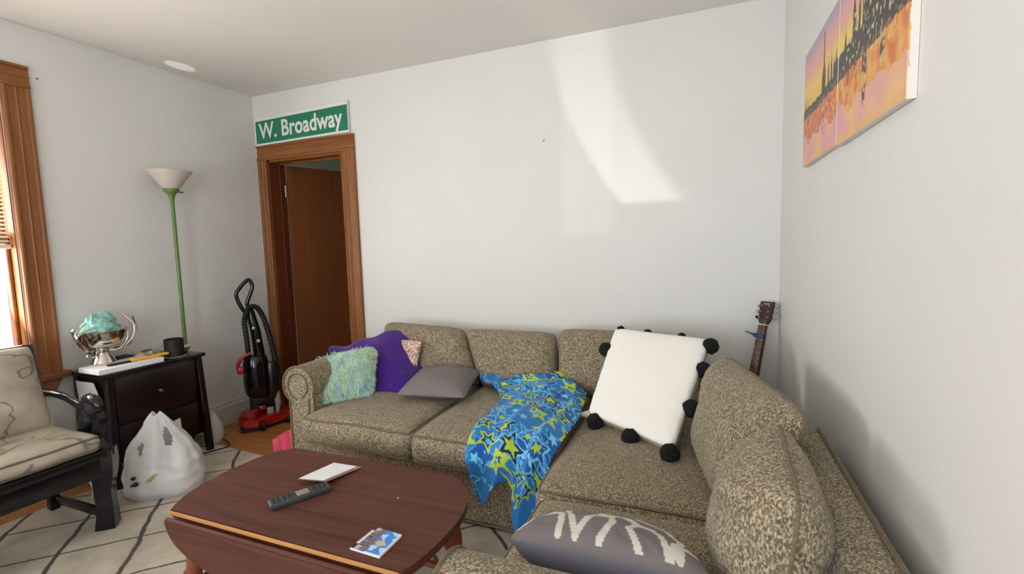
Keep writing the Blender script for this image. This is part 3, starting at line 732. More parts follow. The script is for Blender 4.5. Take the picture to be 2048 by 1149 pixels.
# blue star blanket: seven columns, left to right, from the back of the seat over the front edge
rows = [[(-1.60, -.37, .50), (-1.53, -.34, .515), (-1.45, -.33, .53), (-1.35, -.34, .535), (-1.26, -.35, .53), (-1.17, -.36, .525), (-1.08, -.38, .50)],
        [(-1.57, -.43, .498), (-1.49, -.44, .52), (-1.39, -.45, .535), (-1.29, -.46, .54), (-1.19, -.46, .545), (-1.08, -.46, .54), (-.98, -.48, .50)],
        [(-1.44, -.53, .496), (-1.36, -.56, .515), (-1.28, -.57, .53), (-1.20, -.57, .54), (-1.12, -.56, .545), (-1.03, -.56, .54), (-.93, -.58, .50)],
        [(-1.34, -.70, .496), (-1.27, -.71, .515), (-1.20, -.72, .525), (-1.13, -.72, .53), (-1.06, -.71, .53), (-.99, -.70, .525), (-.915, -.70, .498)],
        [(-1.32, -.90, .497), (-1.25, -.90, .515), (-1.18, -.90, .52), (-1.11, -.90, .52), (-1.04, -.90, .52), (-.97, -.88, .515), (-.895, -.87, .50)],
        [(-1.30, -1.07, .492), (-1.24, -1.08, .505), (-1.17, -1.08, .51), (-1.10, -1.08, .51), (-1.04, -1.08, .51), (-.97, -1.07, .51), (-.90, -1.05, .50)],
        [(-1.275, -1.178, .44), (-1.22, -1.19, .445), (-1.16, -1.19, .45), (-1.09, -1.19, .45), (-1.03, -1.19, .45), (-.975, -1.19, .45), (-.925, -1.18, .45)],
        [(-1.258, -1.185, .34), (-1.22, -1.195, .335), (-1.16, -1.19, .37), (-1.09, -1.19, .375), (-1.05, -1.195, .31), (-1.0, -1.195, .31), (-.94, -1.185, .33)],
        [(-1.245, -1.185, .27), (-1.218, -1.19, .225), (-1.165, -1.185, .325), (-1.098, -1.185, .33), (-1.07, -1.195, .165), (-1.02, -1.195, .155), (-.955, -1.185, .185)]]
def fold2(u, v, p):
    a = .022*ridge(u*5.2+v*1.3+.6*noise.noise(V((u*2, v*2.5, 4))))**2+.009*math.sin(u*17+v*9+2*noise.noise(V((u*4, v*4, 0))))
    if v < .35: a += .038*ridge(v*13+u*2.2+.8*noise.noise(V((u*3, v*5, 8))))**2*(1-v/.35)**.5
    return max(0, a+.006)*(1 if v < .8 else .7)
G = patch(rows, 150, 230, fold2)
sb = cloth('star_blanket', G, M_attr, None, .005, (-1.1, -.8, .49))
tag(sb, 'blue fleece blanket printed with green and pale blue stars spilling off the sofa', 'blanket')
# printed stars in the cloth's own surface coordinates (metres)
uc = np.zeros((231, 151, 2))
for j in range(231):
    acc = 0
    for i in range(151):
        if i: acc += (G[j][i]-G[j][i-1]).length
        uc[j, i, 0] = acc
    uc[j, :, 0] -= acc/2
for i in range(151):
    acc = 0
    for j in range(231):
        if j: acc += (G[j][i]-G[j-1][i]).length
        uc[j, i, 1] = acc
P = uc.reshape(-1, 2); P[:, 0] = P[:, 0]*.55+np.tile(np.linspace(-.21, .21, 151), 231)*.45
col = np.tile(np.array(lin((38, 122, 196))), (len(P), 1)); col *= (.9+.2*rng.rand(len(P), 1))
def star_d(P, cx, cy, R_, rot, inner=.45):
    d_ = P-np.array([cx, cy]); r = np.hypot(d_[:, 0], d_[:, 1])/R_; a = np.abs(((np.arctan2(d_[:, 1], d_[:, 0])+rot) % (2*np.pi/5))-np.pi/5)
    # radius of the star edge at angle: straight line between tip (a=0 -> pi/5 folded) and notch
    a2 = np.pi/5-a; x1, y1 = 1.0, 0.0; x2, y2 = inner*np.cos(np.pi/5), inner*np.sin(np.pi/5)
    ca, sa = np.cos(a2), np.sin(a2); den = ca*(y2-y1)-sa*(x2-x1); edge = (x1*(y2-y1)-y1*(x2-x1))/den
    return r/edge
navy, lime, pale, cyan = (np.array(lin(c_)) for c_ in ((12, 34, 82), (178, 206, 60), (120, 206, 236), (84, 176, 226)))
items = []
for k in range(34):
    cx, cy = random.uniform(-.3, .3), random.uniform(0, 1.1); rot = random.uniform(0, 1.25); q = star_d(P, cx, cy, .085, rot); col[q < 1] = cyan; col[q < .88] = np.array(lin((24, 84, 160)))
yy = -.02
cellx = .115
for jj in range(13):
    for ii in range(-4, 5):
        items.append((ii*cellx+(jj % 2)*cellx/2+random.uniform(-.018, .018), jj*.094+random.uniform(-.015, .015), (jj*3+ii*2) % 5))
for cx, cy, kd in items:
    rot = random.uniform(0, 1.25); R_ = random.uniform(.052, .070)
    if kd == 0:     # big pale outline star with navy ring and lime core
        q = star_d(P, cx, cy, R_*1.25, rot); col[q < 1.0] = pale; col[q < .84] = navy; q2 = star_d(P, cx, cy, R_*.6, rot); col[q2 < 1] = lime
    elif kd == 1:   # lime star with navy heart
        q = star_d(P, cx, cy, R_, rot); col[q < 1] = lime; col[star_d(P, cx, cy, R_*.35, rot) < 1] = navy; col[star_d(P, cx, cy, R_*.16, rot) < 1] = pale
    elif kd == 2:   # open pale outline
        q = star_d(P, cx, cy, R_*1.25, rot); m_ = (q < 1.0) & (q > .80); col[m_] = pale; col[star_d(P, cx, cy, R_*.4, rot) < 1] = lime
    elif kd == 3:   # lime outline over navy
        q = star_d(P, cx, cy, R_*.9, rot); col[q < 1] = lime; col[q < .66] = navy; col[star_d(P, cx, cy, R_*.3, rot) < 1] = cyan
    else:
        q = star_d(P, cx, cy, R_*.45, rot); col[q < 1] = pale
for k in range(220):
    cx, cy = random.uniform(-.45, .45), random.uniform(0, 1.1); q = star_d(P, cx, cy, random.uniform(.008, .014), random.uniform(0, 1), .6); col[q < 1] = cyan
colour(sb, col)

# ================================================================== COFFEE TABLE
ZT = .45
tb = thing('coffee_table', (-1.58, -1.65, 0), 'oval dark red brown drop leaf coffee table in front of the sofa', 'table')
def arcpts(pts, n): return [(p.x, p.y) for p in smooth_path([(a, b, 0) for a, b in pts], n)]
left = arcpts([(-2.028, -1.91), (-2.078, -1.81), (-2.097, -1.66), (-2.08, -1.51), (-2.045, -1.43), (-1.985, -1.392)], 22)
rgt = arcpts([(-1.285, -1.385), (-1.20, -1.42), (-1.13, -1.49), (-1.088, -1.59), (-1.078, -1.70), (-1.088, -1.83), (-1.11, -1.91)], 24)
outline = left+rgt
bm = nb(); prism(bm, outline, ZT-.024, ZT, bev=.004); obj('tabletop', bm, M_table, tb)
inner = [(x*.985-1.58*.015, yv*.985-1.65*.015) for x, yv in outline]
bm = nb(); prism(bm, inner, ZT-.034, ZT-.0245); obj('top_moulding', bm, M_leg, tb)
bm = nb(); box(bm, (-2.026, -1.9165, ZT-.013), (-1.115, -1.911, ZT-.0015), .001, seg=1); obj('worn_edge', bm, M_raw, tb)
bm = nb(); sphere(bm, (-1.337, -1.60, ZT+.0008), .0035, (1, 1, .4), 8); obj('paint_fleck', bm, M_bone, tb)
def leaf(y0, sgn, hw=.445, dp=.15):
    pts = [(-1.568-hw-.004, ZT-.022)]; m = 30
    for i in range(m+1):
        t = i/m; a = math.pi*(1-t); pts.append((-1.568+hw*math.cos(a), ZT-.03-dp*abs(math.sin(a))**.95))
    pts.append((-1.568+hw+.004, ZT-.022))
    bm = nb(); prism(bm, pts, y0, y0+sgn*.018, lambda a, b, h: V((a, h, b)), bev=.002); return obj('drop_leaf', bm, M_table, tb)
leaf(-1.921, -1); leaf(-1.372, 1, .26)
bm = nb(); tube(bm, [(-2.015, -1.93, ZT-.021), (-1.12, -1.93, ZT-.021)], .0065, 8); obj('leaf_bead', bm, M_table, tb)
bm = nb()
for (p, q) in (((-1.94, -1.835, .33), (-1.22, -1.815, ZT-.034)), ((-1.94, -1.485, .33), (-1.22, -1.465, ZT-.034)), ((-1.95, -1.83, .33), (-1.93, -1.47, ZT-.034)), ((-1.23, -1.83, .33), (-1.21, -1.47, ZT-.034))): box(bm, p, q, .002, seg=1)
obj('table_apron', bm, M_table, tb)
LEG = [(.0, 0), (.017, .0), (.02, .02), (.017, .035), (.024, .06), (.027, .085), (.021, .11), (.026, .13), (.026, .165), (.02, .18), (.024, .20), (.032, .25), (.034, .29), (.028, .33), (.022, .345), (.029, .36), (.029, .425), (0, .425)]
legpos = [((-1.985, -1.81), (-2.09, -1.86)), ((-1.19, -1.81), (-1.11, -1.86)), ((-1.95, -1.50), (-2.04, -1.45)), ((-1.235, -1.50), (-1.16, -1.45))]
for (tx, ty), (bx, by) in legpos:
    a = V((tx-bx, ty-by, .425)); bm = nb(); k = a.length/.425; lathe(bm, [(r*1.15, h*k) for r, h in LEG], (bx, by, .010), a, 20)
    for v in bm.verts: v.co.z = min(max(v.co.z, .009), ZT-.03)
    obj('leg', bm, M_leg, tb)
def on(l, z): (tx, ty), (bx, by) = l; t = z/.425; return V((bx+(tx-bx)*t, by+(ty-by)*t, z))
bm = nb()
for a, b in ((0, 1), (2, 3), (0, 2), (1, 3)):
    p, q = on(legpos[a], .13), on(legpos[b], .13); tube(bm, [p, p.lerp(q, .12), p.lerp(q, .5), p.lerp(q, .88), q], [.011, .013, .018, .013, .011], 12)
obj('stretcher', bm, M_leg, tb)
# remote
def oriented(cx, cy, z, ang): return Matrix.Translation((cx, cy, z)) @ Matrix.Rotation(ang, 4, 'Z')
a = math.atan2(-1.624+1.797, -1.641+1.677); Mr = oriented(-1.659, -1.711, ZT+.0005, math.atan2(.170, .052*1.9))
rm = thing('remote_control', (-1.659, -1.711, ZT), 'long charcoal tv remote on the coffee table beside the white envelope', 'remote')
bm = nb(); box(bm, (-.098, -.026, 0), (.098, .026, .02), .006, Mr, 3); obj('body', bm, M_remote, rm)
bm = nb(); box(bm, (-.012, -.018, .0195), (.028, .018, .0212), .001, Mr, 1); obj('silver_panel', bm, M_remsil, rm)
bmb = None
for i in range(11):
    for j in range(3):
        xx = -.085+i*.0165
        if -.02 < xx < .033: continue
        if bmb is None:
            bmb = nb(); box(bmb, (-.0045, -.004, 0), (.0045, .004, .0018), .001, None, 1); me = bpy.data.meshes.new('button'); bmb.to_mesh(me); bmb.free(); me.materials.append(M_remdark)
        o = link(bpy.data.objects.new('button', me), rm); p = Mr @ V((xx, (j-1)*.0135, .0198)); o.location = p-wloc(rm); o.rotation_euler.z = Mr.to_euler().z
# white envelope in clear sleeve
ev = thing('envelope', (-1.68, -1.55, ZT), 'white card in a clear plastic sleeve at the middle of the coffee table', 'envelope')
def quad(bm, pts, h):
    A = [bm.verts.new(V(p)) for p in pts]; B = [bm.verts.new(V(p)+V((0, 0, h))) for p in pts]
    bm.faces.new(A[::-1]); bm.faces.new(B)
    for i in range(len(pts)): j = (i+1) % len(pts); bm.faces.new((A[i], A[j], B[j], B[i]))
bm = nb(); quad(bm, [(-1.742, -1.640, ZT+.021), (-1.737, -1.468, ZT+.003), (-1.604, -1.455, ZT+.002), (-1.634, -1.615, ZT+.016)], .0012); obj('clear_sleeve', bm, plain('sleeve_plastic', (150, 132, 122), .15, vary=.04), ev, False)
bm = nb(); quad(bm, [(-1.738, -1.637, ZT+.0225), (-1.734, -1.466, ZT+.0045), (-1.625, -1.461, ZT+.004), (-1.648, -1.612, ZT+.018)], .0015); obj('white_card', bm, M_white, ev, False)
# travel booklet
bk = thing('booklet', (-1.25, -1.83, ZT), 'small glossy booklet with blue sky cover on the near right end of the table', 'booklet')
c4 = [(-1.303, -1.879, ZT+.0005), (-1.296, -1.772, ZT+.0005), (-1.197, -1.779, ZT+.0005), (-1.198, -1.884, ZT+.0005)]
bm = nb(); quad(bm, c4, .006); obj('pages', bm, M_white, bk, False)
n = 44; vs = []; fs = []; cs = []
for j in range(n+1):
    for i in range(n+1):
        a, b = i/n, j/n; q = [V(p) for p in c4]; p = (q[0]*(1-a)+q[3]*a)*(1-b)+(q[1]*(1-a)+q[2]*a)*b
        vs.append(tuple(p+V((0, 0, .0064))-wloc(bk)))
        # a: across from title side to picture side
        n1 = noise.noise(V((a*6, b*6, 2)))
        if a < .1: c_ = lin((30, 30, 44)) if abs(b-.12) < .1 or b > .86 else lin((220, 214, 214))
        elif a < .26: c_ = lin((34, 40, 70)) if (b*13) % 1 > .38 and .14 < b < .86 else lin((190, 176, 180))
        elif a < .46: c_ = lin((150, 128, 122)) if noise.noise(V((a*22, b*22, 0))) > 0 else lin((104, 92, 106))
        else:
            c_ = lin((60, 140, 226)) if n1 > -.18 else lin((196, 216, 240))
            if abs(b-.45)+abs(a-.66)*.8 < .15: c_ = lin((214, 186, 140))
            if a > .95 or b < .03: c_ = lin((226, 232, 240))
        cs.append(c_)
for j in range(n):
    for i in range(n): k = j*(n+1)+i; fs.append((k, k+1, k+n+2, k+n+1))
me = bpy.data.meshes.new('cover'); me.from_pydata(vs, [], fs); me.materials.append(M_attr_paper); o = link(bpy.data.objects.new('cover', me), bk); colour(o, np.array(cs))

# ================================================================== RUG
bm = nb(); prism(bm, [(-3.50, -.745), (-.82, -.90), (-.80, -3.3), (-3.60, -3.3)], 0.0005, .009, bev=.003)
rg = obj('area_rug', bm, M_rug, None, False, origin=(0, 0, 0)); tag(rg, 'cream rug with dark grey diamond lines under the coffee table', 'rug')
# ================================================================== SIDE CABINET
ds = thing('side_cabinet', (-3.55, -1.10, 0), 'black cherry two drawer side cabinet against the left wall', 'cabinet')
X0, X1, Y0, Y1, ZD = -3.715, -3.375, -1.375, -.80, .655
bm = nb(); box(bm, (X0+.02, Y0, ZD-.022), (X1, Y1, ZD), .004); obj('cabinet_top', bm, M_dtop, ds)
bm = nb(); box(bm, (X0+.03, Y0+.035, .13), (X1-.03, Y1-.035, ZD-.022), .003); obj('body', bm, M_dress, ds)
for (xa, ya, sx_, sy_) in ((X1-.045, Y0+.02, 1, -1), (X1-.045, Y1-.055, 1, 1), (X0+.02, Y0+.02, 0, -1), (X0+.02, Y1-.055, 0, 1)):
    bm = nb(); vs_ = box(bm, (xa, ya, 0), (xa+.035, ya+.035, ZD-.022), .002, seg=1)
    for v in bm.verts:
        t = 1-v.co.z/(ZD-.022); v.co.x += sx_*.022*t; v.co.y += sy_*.016*t
        v.co.z = max(v.co.z, .0)+.0*t
    for v in bm.verts: v.co.z = max(v.co.z, .010)
    obj('leg', bm, M_dress, ds)
for z0, z1, kn in ((.355, ZD-.035, True), (.15, .345, False)):
    bm = nb(); box(bm, (X1-.034, Y0+.06, z0), (X1-.018, Y1-.065, z1), .003); dw = obj('drawer', bm, M_dress, ds)
    bm = nb(); lathe(bm, [(0, .028), (.008, .027), (.0125, .02), (.0125, .014), (.006, .01), (.005, 0)], (X1-.018, -1.09, (z0+z1)/2 if kn else .25), (1, 0, 0), 16); obj('knob', bm, M_nickel, dw)
# items on the cabinet
TZ = ZD+.0005
lb = thing('gift_box_lid', (-3.5, -1.22, TZ), 'flat white box lid on the side cabinet under the yellow knife', 'box')
Mb = oriented(-3.485, -1.215, TZ, math.radians(88))
bm = nb(); box(bm, (-.165, -.10, 0), (.165, .10, .028), .002, Mb, 1); obj('lid', bm, M_white, lb)
kn = thing('utility_knife', (-3.42, -1.17, TZ+.029), 'yellow utility knife with black blade cover lying on the white box', 'knife')
Mk = oriented(-3.435, -1.10, TZ+.0295, math.radians(84))
bm = nb(); box(bm, (-.10, -.017, 0), (.10, .017, .016), .006, Mk, 3); obj('handle', bm, M_yellow, kn)
Mk2 = oriented(-3.445, -1.255, TZ+.0295, math.radians(84))
bm = nb(); box(bm, (-.055, -.014, 0), (.055, .014, .008), .002, Mk2, 1); obj('blade_cover', bm, M_rubber, kn)
bm = nb(); box(bm, (-.012, -.004, .015), (.012, .004, .019), .001, Mk, 1); obj('slider', bm, M_rubber, kn)
# silver antler bowl
BX, BY, BZ = -3.575, -1.262, TZ+.029
bw = thing('antler_bowl', (BX, BY, BZ), 'polished silver footed bowl with antler handles on the side cabinet', 'bowl')
bm = nb(); lathe(bm, [(0, .001), (.058, 0), (.06, .006), (.05, .03), (.036, .055), (.028, .07), (.030, .078)], (BX, BY, BZ), n=36); obj('foot', bm, M_steel, bw)
bm = nb(); lathe(bm, [(.0, .076), (.03, .077), (.07, .092), (.10, .12), (.118, .155), (.124, .19), (.128, .192), (.122, .193), (.113, .155), (.095, .125), (.06, .10), (0, .092)], (BX, BY, BZ), n=44)
obj('bowl_cup', bm, M_steel, bw)
def ant(pts, r0, r1, bmx): pp = smooth_path([V((BX, BY, BZ))+V(p) for p in pts], 14); tube(bmx, pp, [r0+(r1-r0)*i/13 for i in range(14)], 9)
bm = nb(); ant([(.02, .05, .07), (.05, .10, .09), (.045, .145, .15), (.03, .15, .21), (.0, .12, .265)], .012, .005, bm); ant([(.045, .145, .15), (.03, .165, .19), (.03, .155, .25)], .009, .004, bm); ant([(.03, .02, .075), (.05, .06, .075), (.055, .10, .12), (.05, .11, .17)], .010, .005, bm); obj('antler_handle', bm, M_steel, bw)
bm = nb(); ant([(.0, -.05, .07), (.04, -.10, .10), (.05, -.135, .16), (.055, -.115, .195), (.05, -.01, .235)], .012, .005, bm); ant([(.05, -.135, .16), (.045, -.135, .20), (.05, -.085, .25)], .009, .004, bm); ant([(0, -.03, .07), (.03, -.06, .055), (.05, -.10, .065)], .009, .004, bm); ant([(0, -.12, .19), (.03, -.145, .205), (.04, -.14, .22)], .008, .006, bm); obj('antler_handle', bm, M_steel, bw)
tp = nb(); vsx = sphere(tp, (0, 0, 0), 1, seg=56)
for v in tp.verts:
    d0 = v.co.copy(); k = 1+.34*noise.noise(d0*2.1+V((3, 1, 0)))+.30*abs(noise.noise(d0*4.5))+.12*abs(noise.noise(d0*12))
    peak = max(0, d0.normalized().dot(V((.1, .22, 1)).normalized()))**12*.75+max(0, d0.normalized().dot(V((.1, -.55, 1)).normalized()))**14*.35
    v.co = V((BX, BY, BZ+.185))+V((d0.x*.075, d0.y*.082, d0.z*.066))*(k+peak)
ts = obj('tissue_paper', tp, M_teal, None, True, origin=(BX, BY, BZ+.15)); tag(ts, 'crumpled teal patterned cloth stuffed in the silver bowl', 'cloth')
# cup + coaster
co = thing('coaster', (-3.43, -.93, TZ), 'clear round coaster under the black cup', 'coaster'); bm = nb(); lathe(bm, [(0, 0), (.062, 0), (.064, .004), (.06, .007), (0, .007)], (-3.45, -.945, TZ), n=32); obj('disc', bm, plain('coaster_glass', (120, 124, 130), .1), co)
cu = thing('cup', (-3.45, -.945, TZ+.0075), 'matte black cylindrical cup on the right end of the side cabinet', 'cup')
bm = nb(); lathe(bm, [(0, 0), (.048, 0), (.052, .004), (.052, .104), (.049, .106), (.046, .103), (.046, .01), (0, .01)], (-3.45, -.945, TZ+.0075), n=36); obj('cup_body', bm, M_cup, cu)
# plates and papers behind
pl_ = thing('plate_stack', (-3.56, -.88, TZ), 'stack of pale plates behind the black cup', 'plates')
for k in range(3):
    bm = nb(); lathe(bm, [(0, 0), (.05, 0), (.085, .012), (.088, .015), (.083, .015), (.05, .005), (0, .005)], (-3.56+.004*k, -.885+.006*k, TZ+k*.012), n=32); obj('plate', bm, M_carton, pl_)
nk = thing('napkin', (-3.62, -1.02, TZ), 'crumpled pale napkin with a red print behind the yellow knife', 'napkin')
bm = nb(); g_ = [[bm.verts.new(V((-3.66+.14*i/12, -1.14+.15*j/12, TZ+.008+.06*abs(noise.noise(V((i*.25, j*.25, 1))))+.006*math.sin(i)))) for i in range(13)] for j in range(13)]
for i in range(12):
    for j in range(12): bm.faces.new((g_[j][i], g_[j][i+1], g_[j+1][i+1], g_[j+1][i]))
obj('sheet', bm, M_carton, nk)
bm = nb(); tube(bm, [(-3.575, -1.06, TZ+.05), (-3.57, -1.03, TZ+.052), (-3.575, -1.005, TZ+.05)], .006, 8); obj('red_print', bm, plain('red_ink', (130, 50, 44), .6), nk)
wl = thing('leather_wallet', (-3.6, -1.15, TZ), 'small dark wallet behind the foot of the silver bowl', 'wallet')
bm = nb(); box(bm, (-3.66, -1.20, TZ), (-3.57, -1.09, TZ+.022), .005); box(bm, (-3.655, -1.18, TZ+.023), (-3.58, -1.10, TZ+.04), .005); obj('flap', bm, M_rubber, wl)
bm = nb(); box(bm, (-3.565, -1.13, TZ), (-3.53, -1.085, TZ+.02), .005); gl = obj('green_lighter', bm, plain('lime_plastic', (140, 158, 40), .4), None, True, origin=(-3.55, -1.1, TZ)); tag(gl, 'small lime green box behind the white box lid', 'box')
# white paper hanging on the cabinet side
bm = nb(); pts = [(-3.66, .600), (-3.50, .600), (-3.47, .55), (-3.455, .47), (-3.44, .40), (-3.475, .44), (-3.51, .47), (-3.56, .47), (-3.64, .46)]
prism(bm, pts, Y0+.013, Y0+.016, lambda a, b, h: V((a, h, b))); wp2 = obj('paper_sheet', bm, M_white, None, False, origin=(-3.55, Y0+.014, .52)); tag(wp2, 'torn white paper sheet hanging on the side of the cabinet', 'paper')

# ================================================================== FLOOR LAMP
lmp = thing('floor_lamp', (-3.60, -.72, 0), 'green torchiere floor lamp with white frosted bowl shade behind the cabinet', 'lamp')
LX, LY = -3.578, -.79
lmp.location = (LX, LY, 0)
bm = nb(); lathe(bm, [(0, .012), (.12, .012), (.125, .018), (.12, .026), (.03, .034), (.014, .05), (0, .05)], (LX, LY, 0), n=36); obj('base', bm, M_green, lmp)
bm = nb(); tube(bm, [(LX, LY, .03), (LX, LY, 1.66)], .0115, 16); obj('pole', bm, M_green, lmp)
bm = nb(); lathe(bm, [(.0115, 1.63), (.014, 1.655), (.020, 1.675), (.032, 1.69), (.044, 1.70), (.046, 1.712), (.044, 1.718), (0, 1.716)], (LX, LY, 0), n=32); obj('shade_holder', bm, M_green, lmp)
bm = nb(); lathe(bm, [(.040, 1.712), (.055, 1.728), (.122, 1.822), (.125, 1.828), (.121, 1.828), (.052, 1.731), (.03, 1.717)], (LX, LY, 0), n=44); obj('lamp_shade', bm, M_shade, lmp)
bm = nb(); tube(bm, [(LX, LY+.035, 1.70), (LX+.01, LY+.07, 1.698)], .004, 8); obj('switch', bm, M_rubber, lmp)
bm = nb(); sphere(bm, (LX, LY, 1.75), .028); obj('bulb', bm, M_shade, lmp)

# ================================================================== VACUUM
VC = V((-3.46, -.31, 0)); ww = V((.64, .77, 0)).normalized(); wn_ = V((.77, -.64, 0)).normalized()
def vp(a, b, z): return VC+ww*a+wn_*b+V((0, 0, z))
Mv = Matrix((ww, wn_*-1, V((0, 0, 1)))).transposed().to_4x4(); Mv.translation = VC      # x=a, y=-b, z
vc = thing('vacuum_cleaner', VC, 'black and red upright vacuum cleaner between the left wall and the door', 'vacuum')
hd = []
bm = nb(); prism(bm, [(-.19, .02), (-.185, .10), (-.15, .185), (-.06, .20), (.04, .13), (.13, .12), (.19, .085), (.19, -.02), (.10, -.06), (-.12, -.06)], .028, .09, lambda a, b, h: vp(a, b, h), bev=.014); obj('nozzle_head', bm, M_vacred, vc)
bm = nb(); prism(bm, [(-.17, .03), (-.14, .15), (-.07, .165), (-.03, .09), (-.06, .0)], .085, .13, lambda a, b, h: vp(a, b, h), bev=.016); obj('nozzle_hood', bm, M_vacred, vc)
bm = nb(); prism(bm, [(-.175, .02), (-.17, .175), (-.05, .185), (.18, .07), (.17, -.03)], .008, .03, lambda a, b, h: vp(a, b, h)); obj('brush_housing', bm, M_rubber, vc)
for (a, b, r) in ((-.03, .19, .036), (.14, .10, .03), (-.1, -.07, .035), (.1, -.07, .035)):
    bm = nb(); lathe(bm, [(0, -.013), (r*.8, -.013), (r, -.009), (r, .009), (r*.8, .013), (0, .013)], vp(a, b, r), wn_.cross(V((0, 0, 1)))*.8+wn_*.15, 20); obj('wheel', bm, M_rubber, vc)
bm = nb(); vv = box(bm, (-.105, -.06, .10), (.06, .09, .26), .02, Mv, 2); obj('motor_housing', bm, M_vacdark, vc)
bm = nb(); lathe(bm, [(.0, .22), (.06, .22), (.082, .26), (.088, .32), (.088, .44), (.08, .50), (.07, .53), (0, .54)], vp(-.045, .05, 0), n=28); obj('dust_canister', bm, M_vacblk, vc)
bm = nb(); lathe(bm, [(.0, .20), (.04, .20), (.048, .26), (.048, .43), (.036, .47), (0, .475)], vp(.055, .05, 0), n=22); obj('cyclone_tube', bm, M_vacdark, vc)
bm = nb(); tube(bm, [vp(-.01, -.01, .2), vp(-.015, -.01, .5), vp(-.03, -.01, .7), vp(-.055, -.01, .84), vp(-.062, -.01, .90)], [.04, .04, .036, .03, .02], 14); obj('spine', bm, M_vacblk, vc)
bm = nb(); lp_ = smooth_path([vp(-.055, 0, .86), vp(-.07, 0, .915), vp(-.045, 0, .985), vp(-.028, 0, 1.04), vp(-.042, 0, 1.085), vp(-.065, 0, 1.082), vp(-.12, 0, 1.02), vp(-.135, 0, .985), vp(-.125, 0, .93), vp(-.095, 0, .86), vp(-.07, 0, .83)], 44); tube(bm, lp_, .0135, 12); obj('handle', bm, M_vacblk, vc)
bm = nb(); hp = smooth_path([vp(-.085, .045, .50), vp(-.09, .045, .66), vp(-.095, .045, .80), vp(-.06, .045, .885), vp(-.01, .045, .885), vp(.03, .045, .80), vp(.06, .04, .66), vp(.085, .04, .5), vp(.10, .04, .36), vp(.10, .04, .27), vp(.07, .03, .22)], 110)
tube(bm, hp, [.018+.0022*(1 if k % 2 else -1) for k in range(110)], 14); obj('hose', bm, M_rubber, vc)
bm = nb(); tube(bm, smooth_path([vp(-.155, .07, .435), vp(-.16, .07, .47), vp(-.13, .07, .525), vp(-.07, .07, .555)], 16), .012, 10); obj('carry_handle', bm, M_vacred, vc)
bm = nb(); box(bm, (-.165, -.09, .41), (-.115, -.05, .46), .008, Mv); obj('latch', bm, M_vacred, vc)
bm = nb(); tube(bm, [vp(.075, .06, .25), vp(.085, .07, .16), vp(.07, .08, .07)], [.024, .022, .012], 12); obj('crevice_tool', bm, M_vacgrey, vc)
bm = nb(); box(bm, (.005, -.12, .09), (.05, -.08, .14), .008, Mv); obj('pedal', bm, M_vacgrey, vc)
bm = nb(); sphere(bm, vp(-.065, .075, .18), .0, seg=8); box(bm, (-.045, -.115, .13), (0, -.085, .16), .006, Mv); obj('red_pedal', bm, M_vacred, vc)
bm = nb(); sphere(bm, vp(-.042, .045, .735), .011, seg=12); obj('white_button', bm, M_bone, vc)
bm = nb(); sphere(bm, vp(-.015, .04, .635), .013, seg=12); obj('yellow_button', bm, plain('cream_knob', (206, 190, 110), .4), vc)

# ================================================================== PLASTIC BAG
pb = thing('plastic_bag', (-3.11, -1.28, .01), 'white plastic grocery bag with a small green and black print on the rug', 'bag')
bd = V((.80, .60, 0)).normalized(); bn = V((.60, -.80, 0)).normalized(); BC = V((-3.10, -1.27, .0095))
prof = [(0, .175, .10), (.04, .195, .125), (.10, .20, .13), (.16, .19, .12), (.22, .17, .10), (.28, .14, .075), (.33, .105, .055), (.37, .075, .04), (.41, .045, .026), (.435, .022, .014)]
bm = nb(); NR, NH = 84, 70; ring = []
Ps = [V(p) for p in prof]
for j in range(NH+1):
    p = catmull(Ps, j/NH); z, a, b = p; a *= .93; row = []
    for i in range(NR):
        t = 2*math.pi*i/NR; ct, st = math.cos(t), math.sin(t); ex = .75
        x = a*math.copysign(abs(ct)**ex, ct); yv = b*math.copysign(abs(st)**ex, st)
        q = V((x*3, yv*3, z*4)); k = 1+.06*noise.noise(q*2.2)+.05*noise.noise(q*6)
        # vertical crease lines converging to the handles
        k += .035*math.sin(t*9+2*noise.noise(V((t, z*5, 0))))*min(1, z/.2); k -= .16*math.exp(-((math.degrees(t)-80+10*z)/7)**2)*min(1, z/.25)
        cl = .035*(z/.43)**2
        row.append(bm.verts.new(BC+bd*(x*k+(-.02*(z/.43)))+bn*(yv*k)+V((0, 0, z+(.012*math.sin(2*t+1) if z > .38 else 0)))))
    ring.append(row)
for j in range(NH):
    for i in range(NR):
        z = catmull(Ps, (j+.5)/NH).x; t = 360*(i+.5)/NR
        # real slits: handle openings on the face towards the camera
        o1 = ((t-62+90*(z-.32))/10)**2+((z-.32)/.05)**2 < 1; o2 = ((t-112-60*(z-.27))/6)**2+((z-.27)/.032)**2 < 1
        if o1 or o2: continue
        bm.faces.new((ring[j][i], ring[j][(i+1) % NR], ring[j+1][(i+1) % NR], ring[j+1][i]))
bm.faces.new(ring[0][::-1]); bo = obj('bag_body', bm, M_bag, pb)
def bagpt(t, z):
    j = min(NH, max(0, int(z/.435*NH))); i = int(t/360*NR) % NR; return bo.matrix_world @ bo.data.vertices[0].co*0
def surf(t, z):
    t = math.radians(t); best = min(Ps, key=lambda p: abs(p.x-z)); a, b = np.interp(z, [p.x for p in Ps], [p.y for p in Ps]), np.interp(z, [p.x for p in Ps], [p.z for p in Ps])
    ct, st = math.cos(t), math.sin(t); return BC+bd*(a*math.copysign(abs(ct)**.75, ct)*1.03-.0)+bn*(b*abs(st)**.75*1.12)+V((0, 0, z))
bm = nb()
for t, z, r in ((100, .14, .012), (96, .11, .014), (101, .105, .008)):
    sphere(bm, surf(t+12, z), r, (1, 1, .8), 10)
obj('black_print', bm, M_rubber, pb)
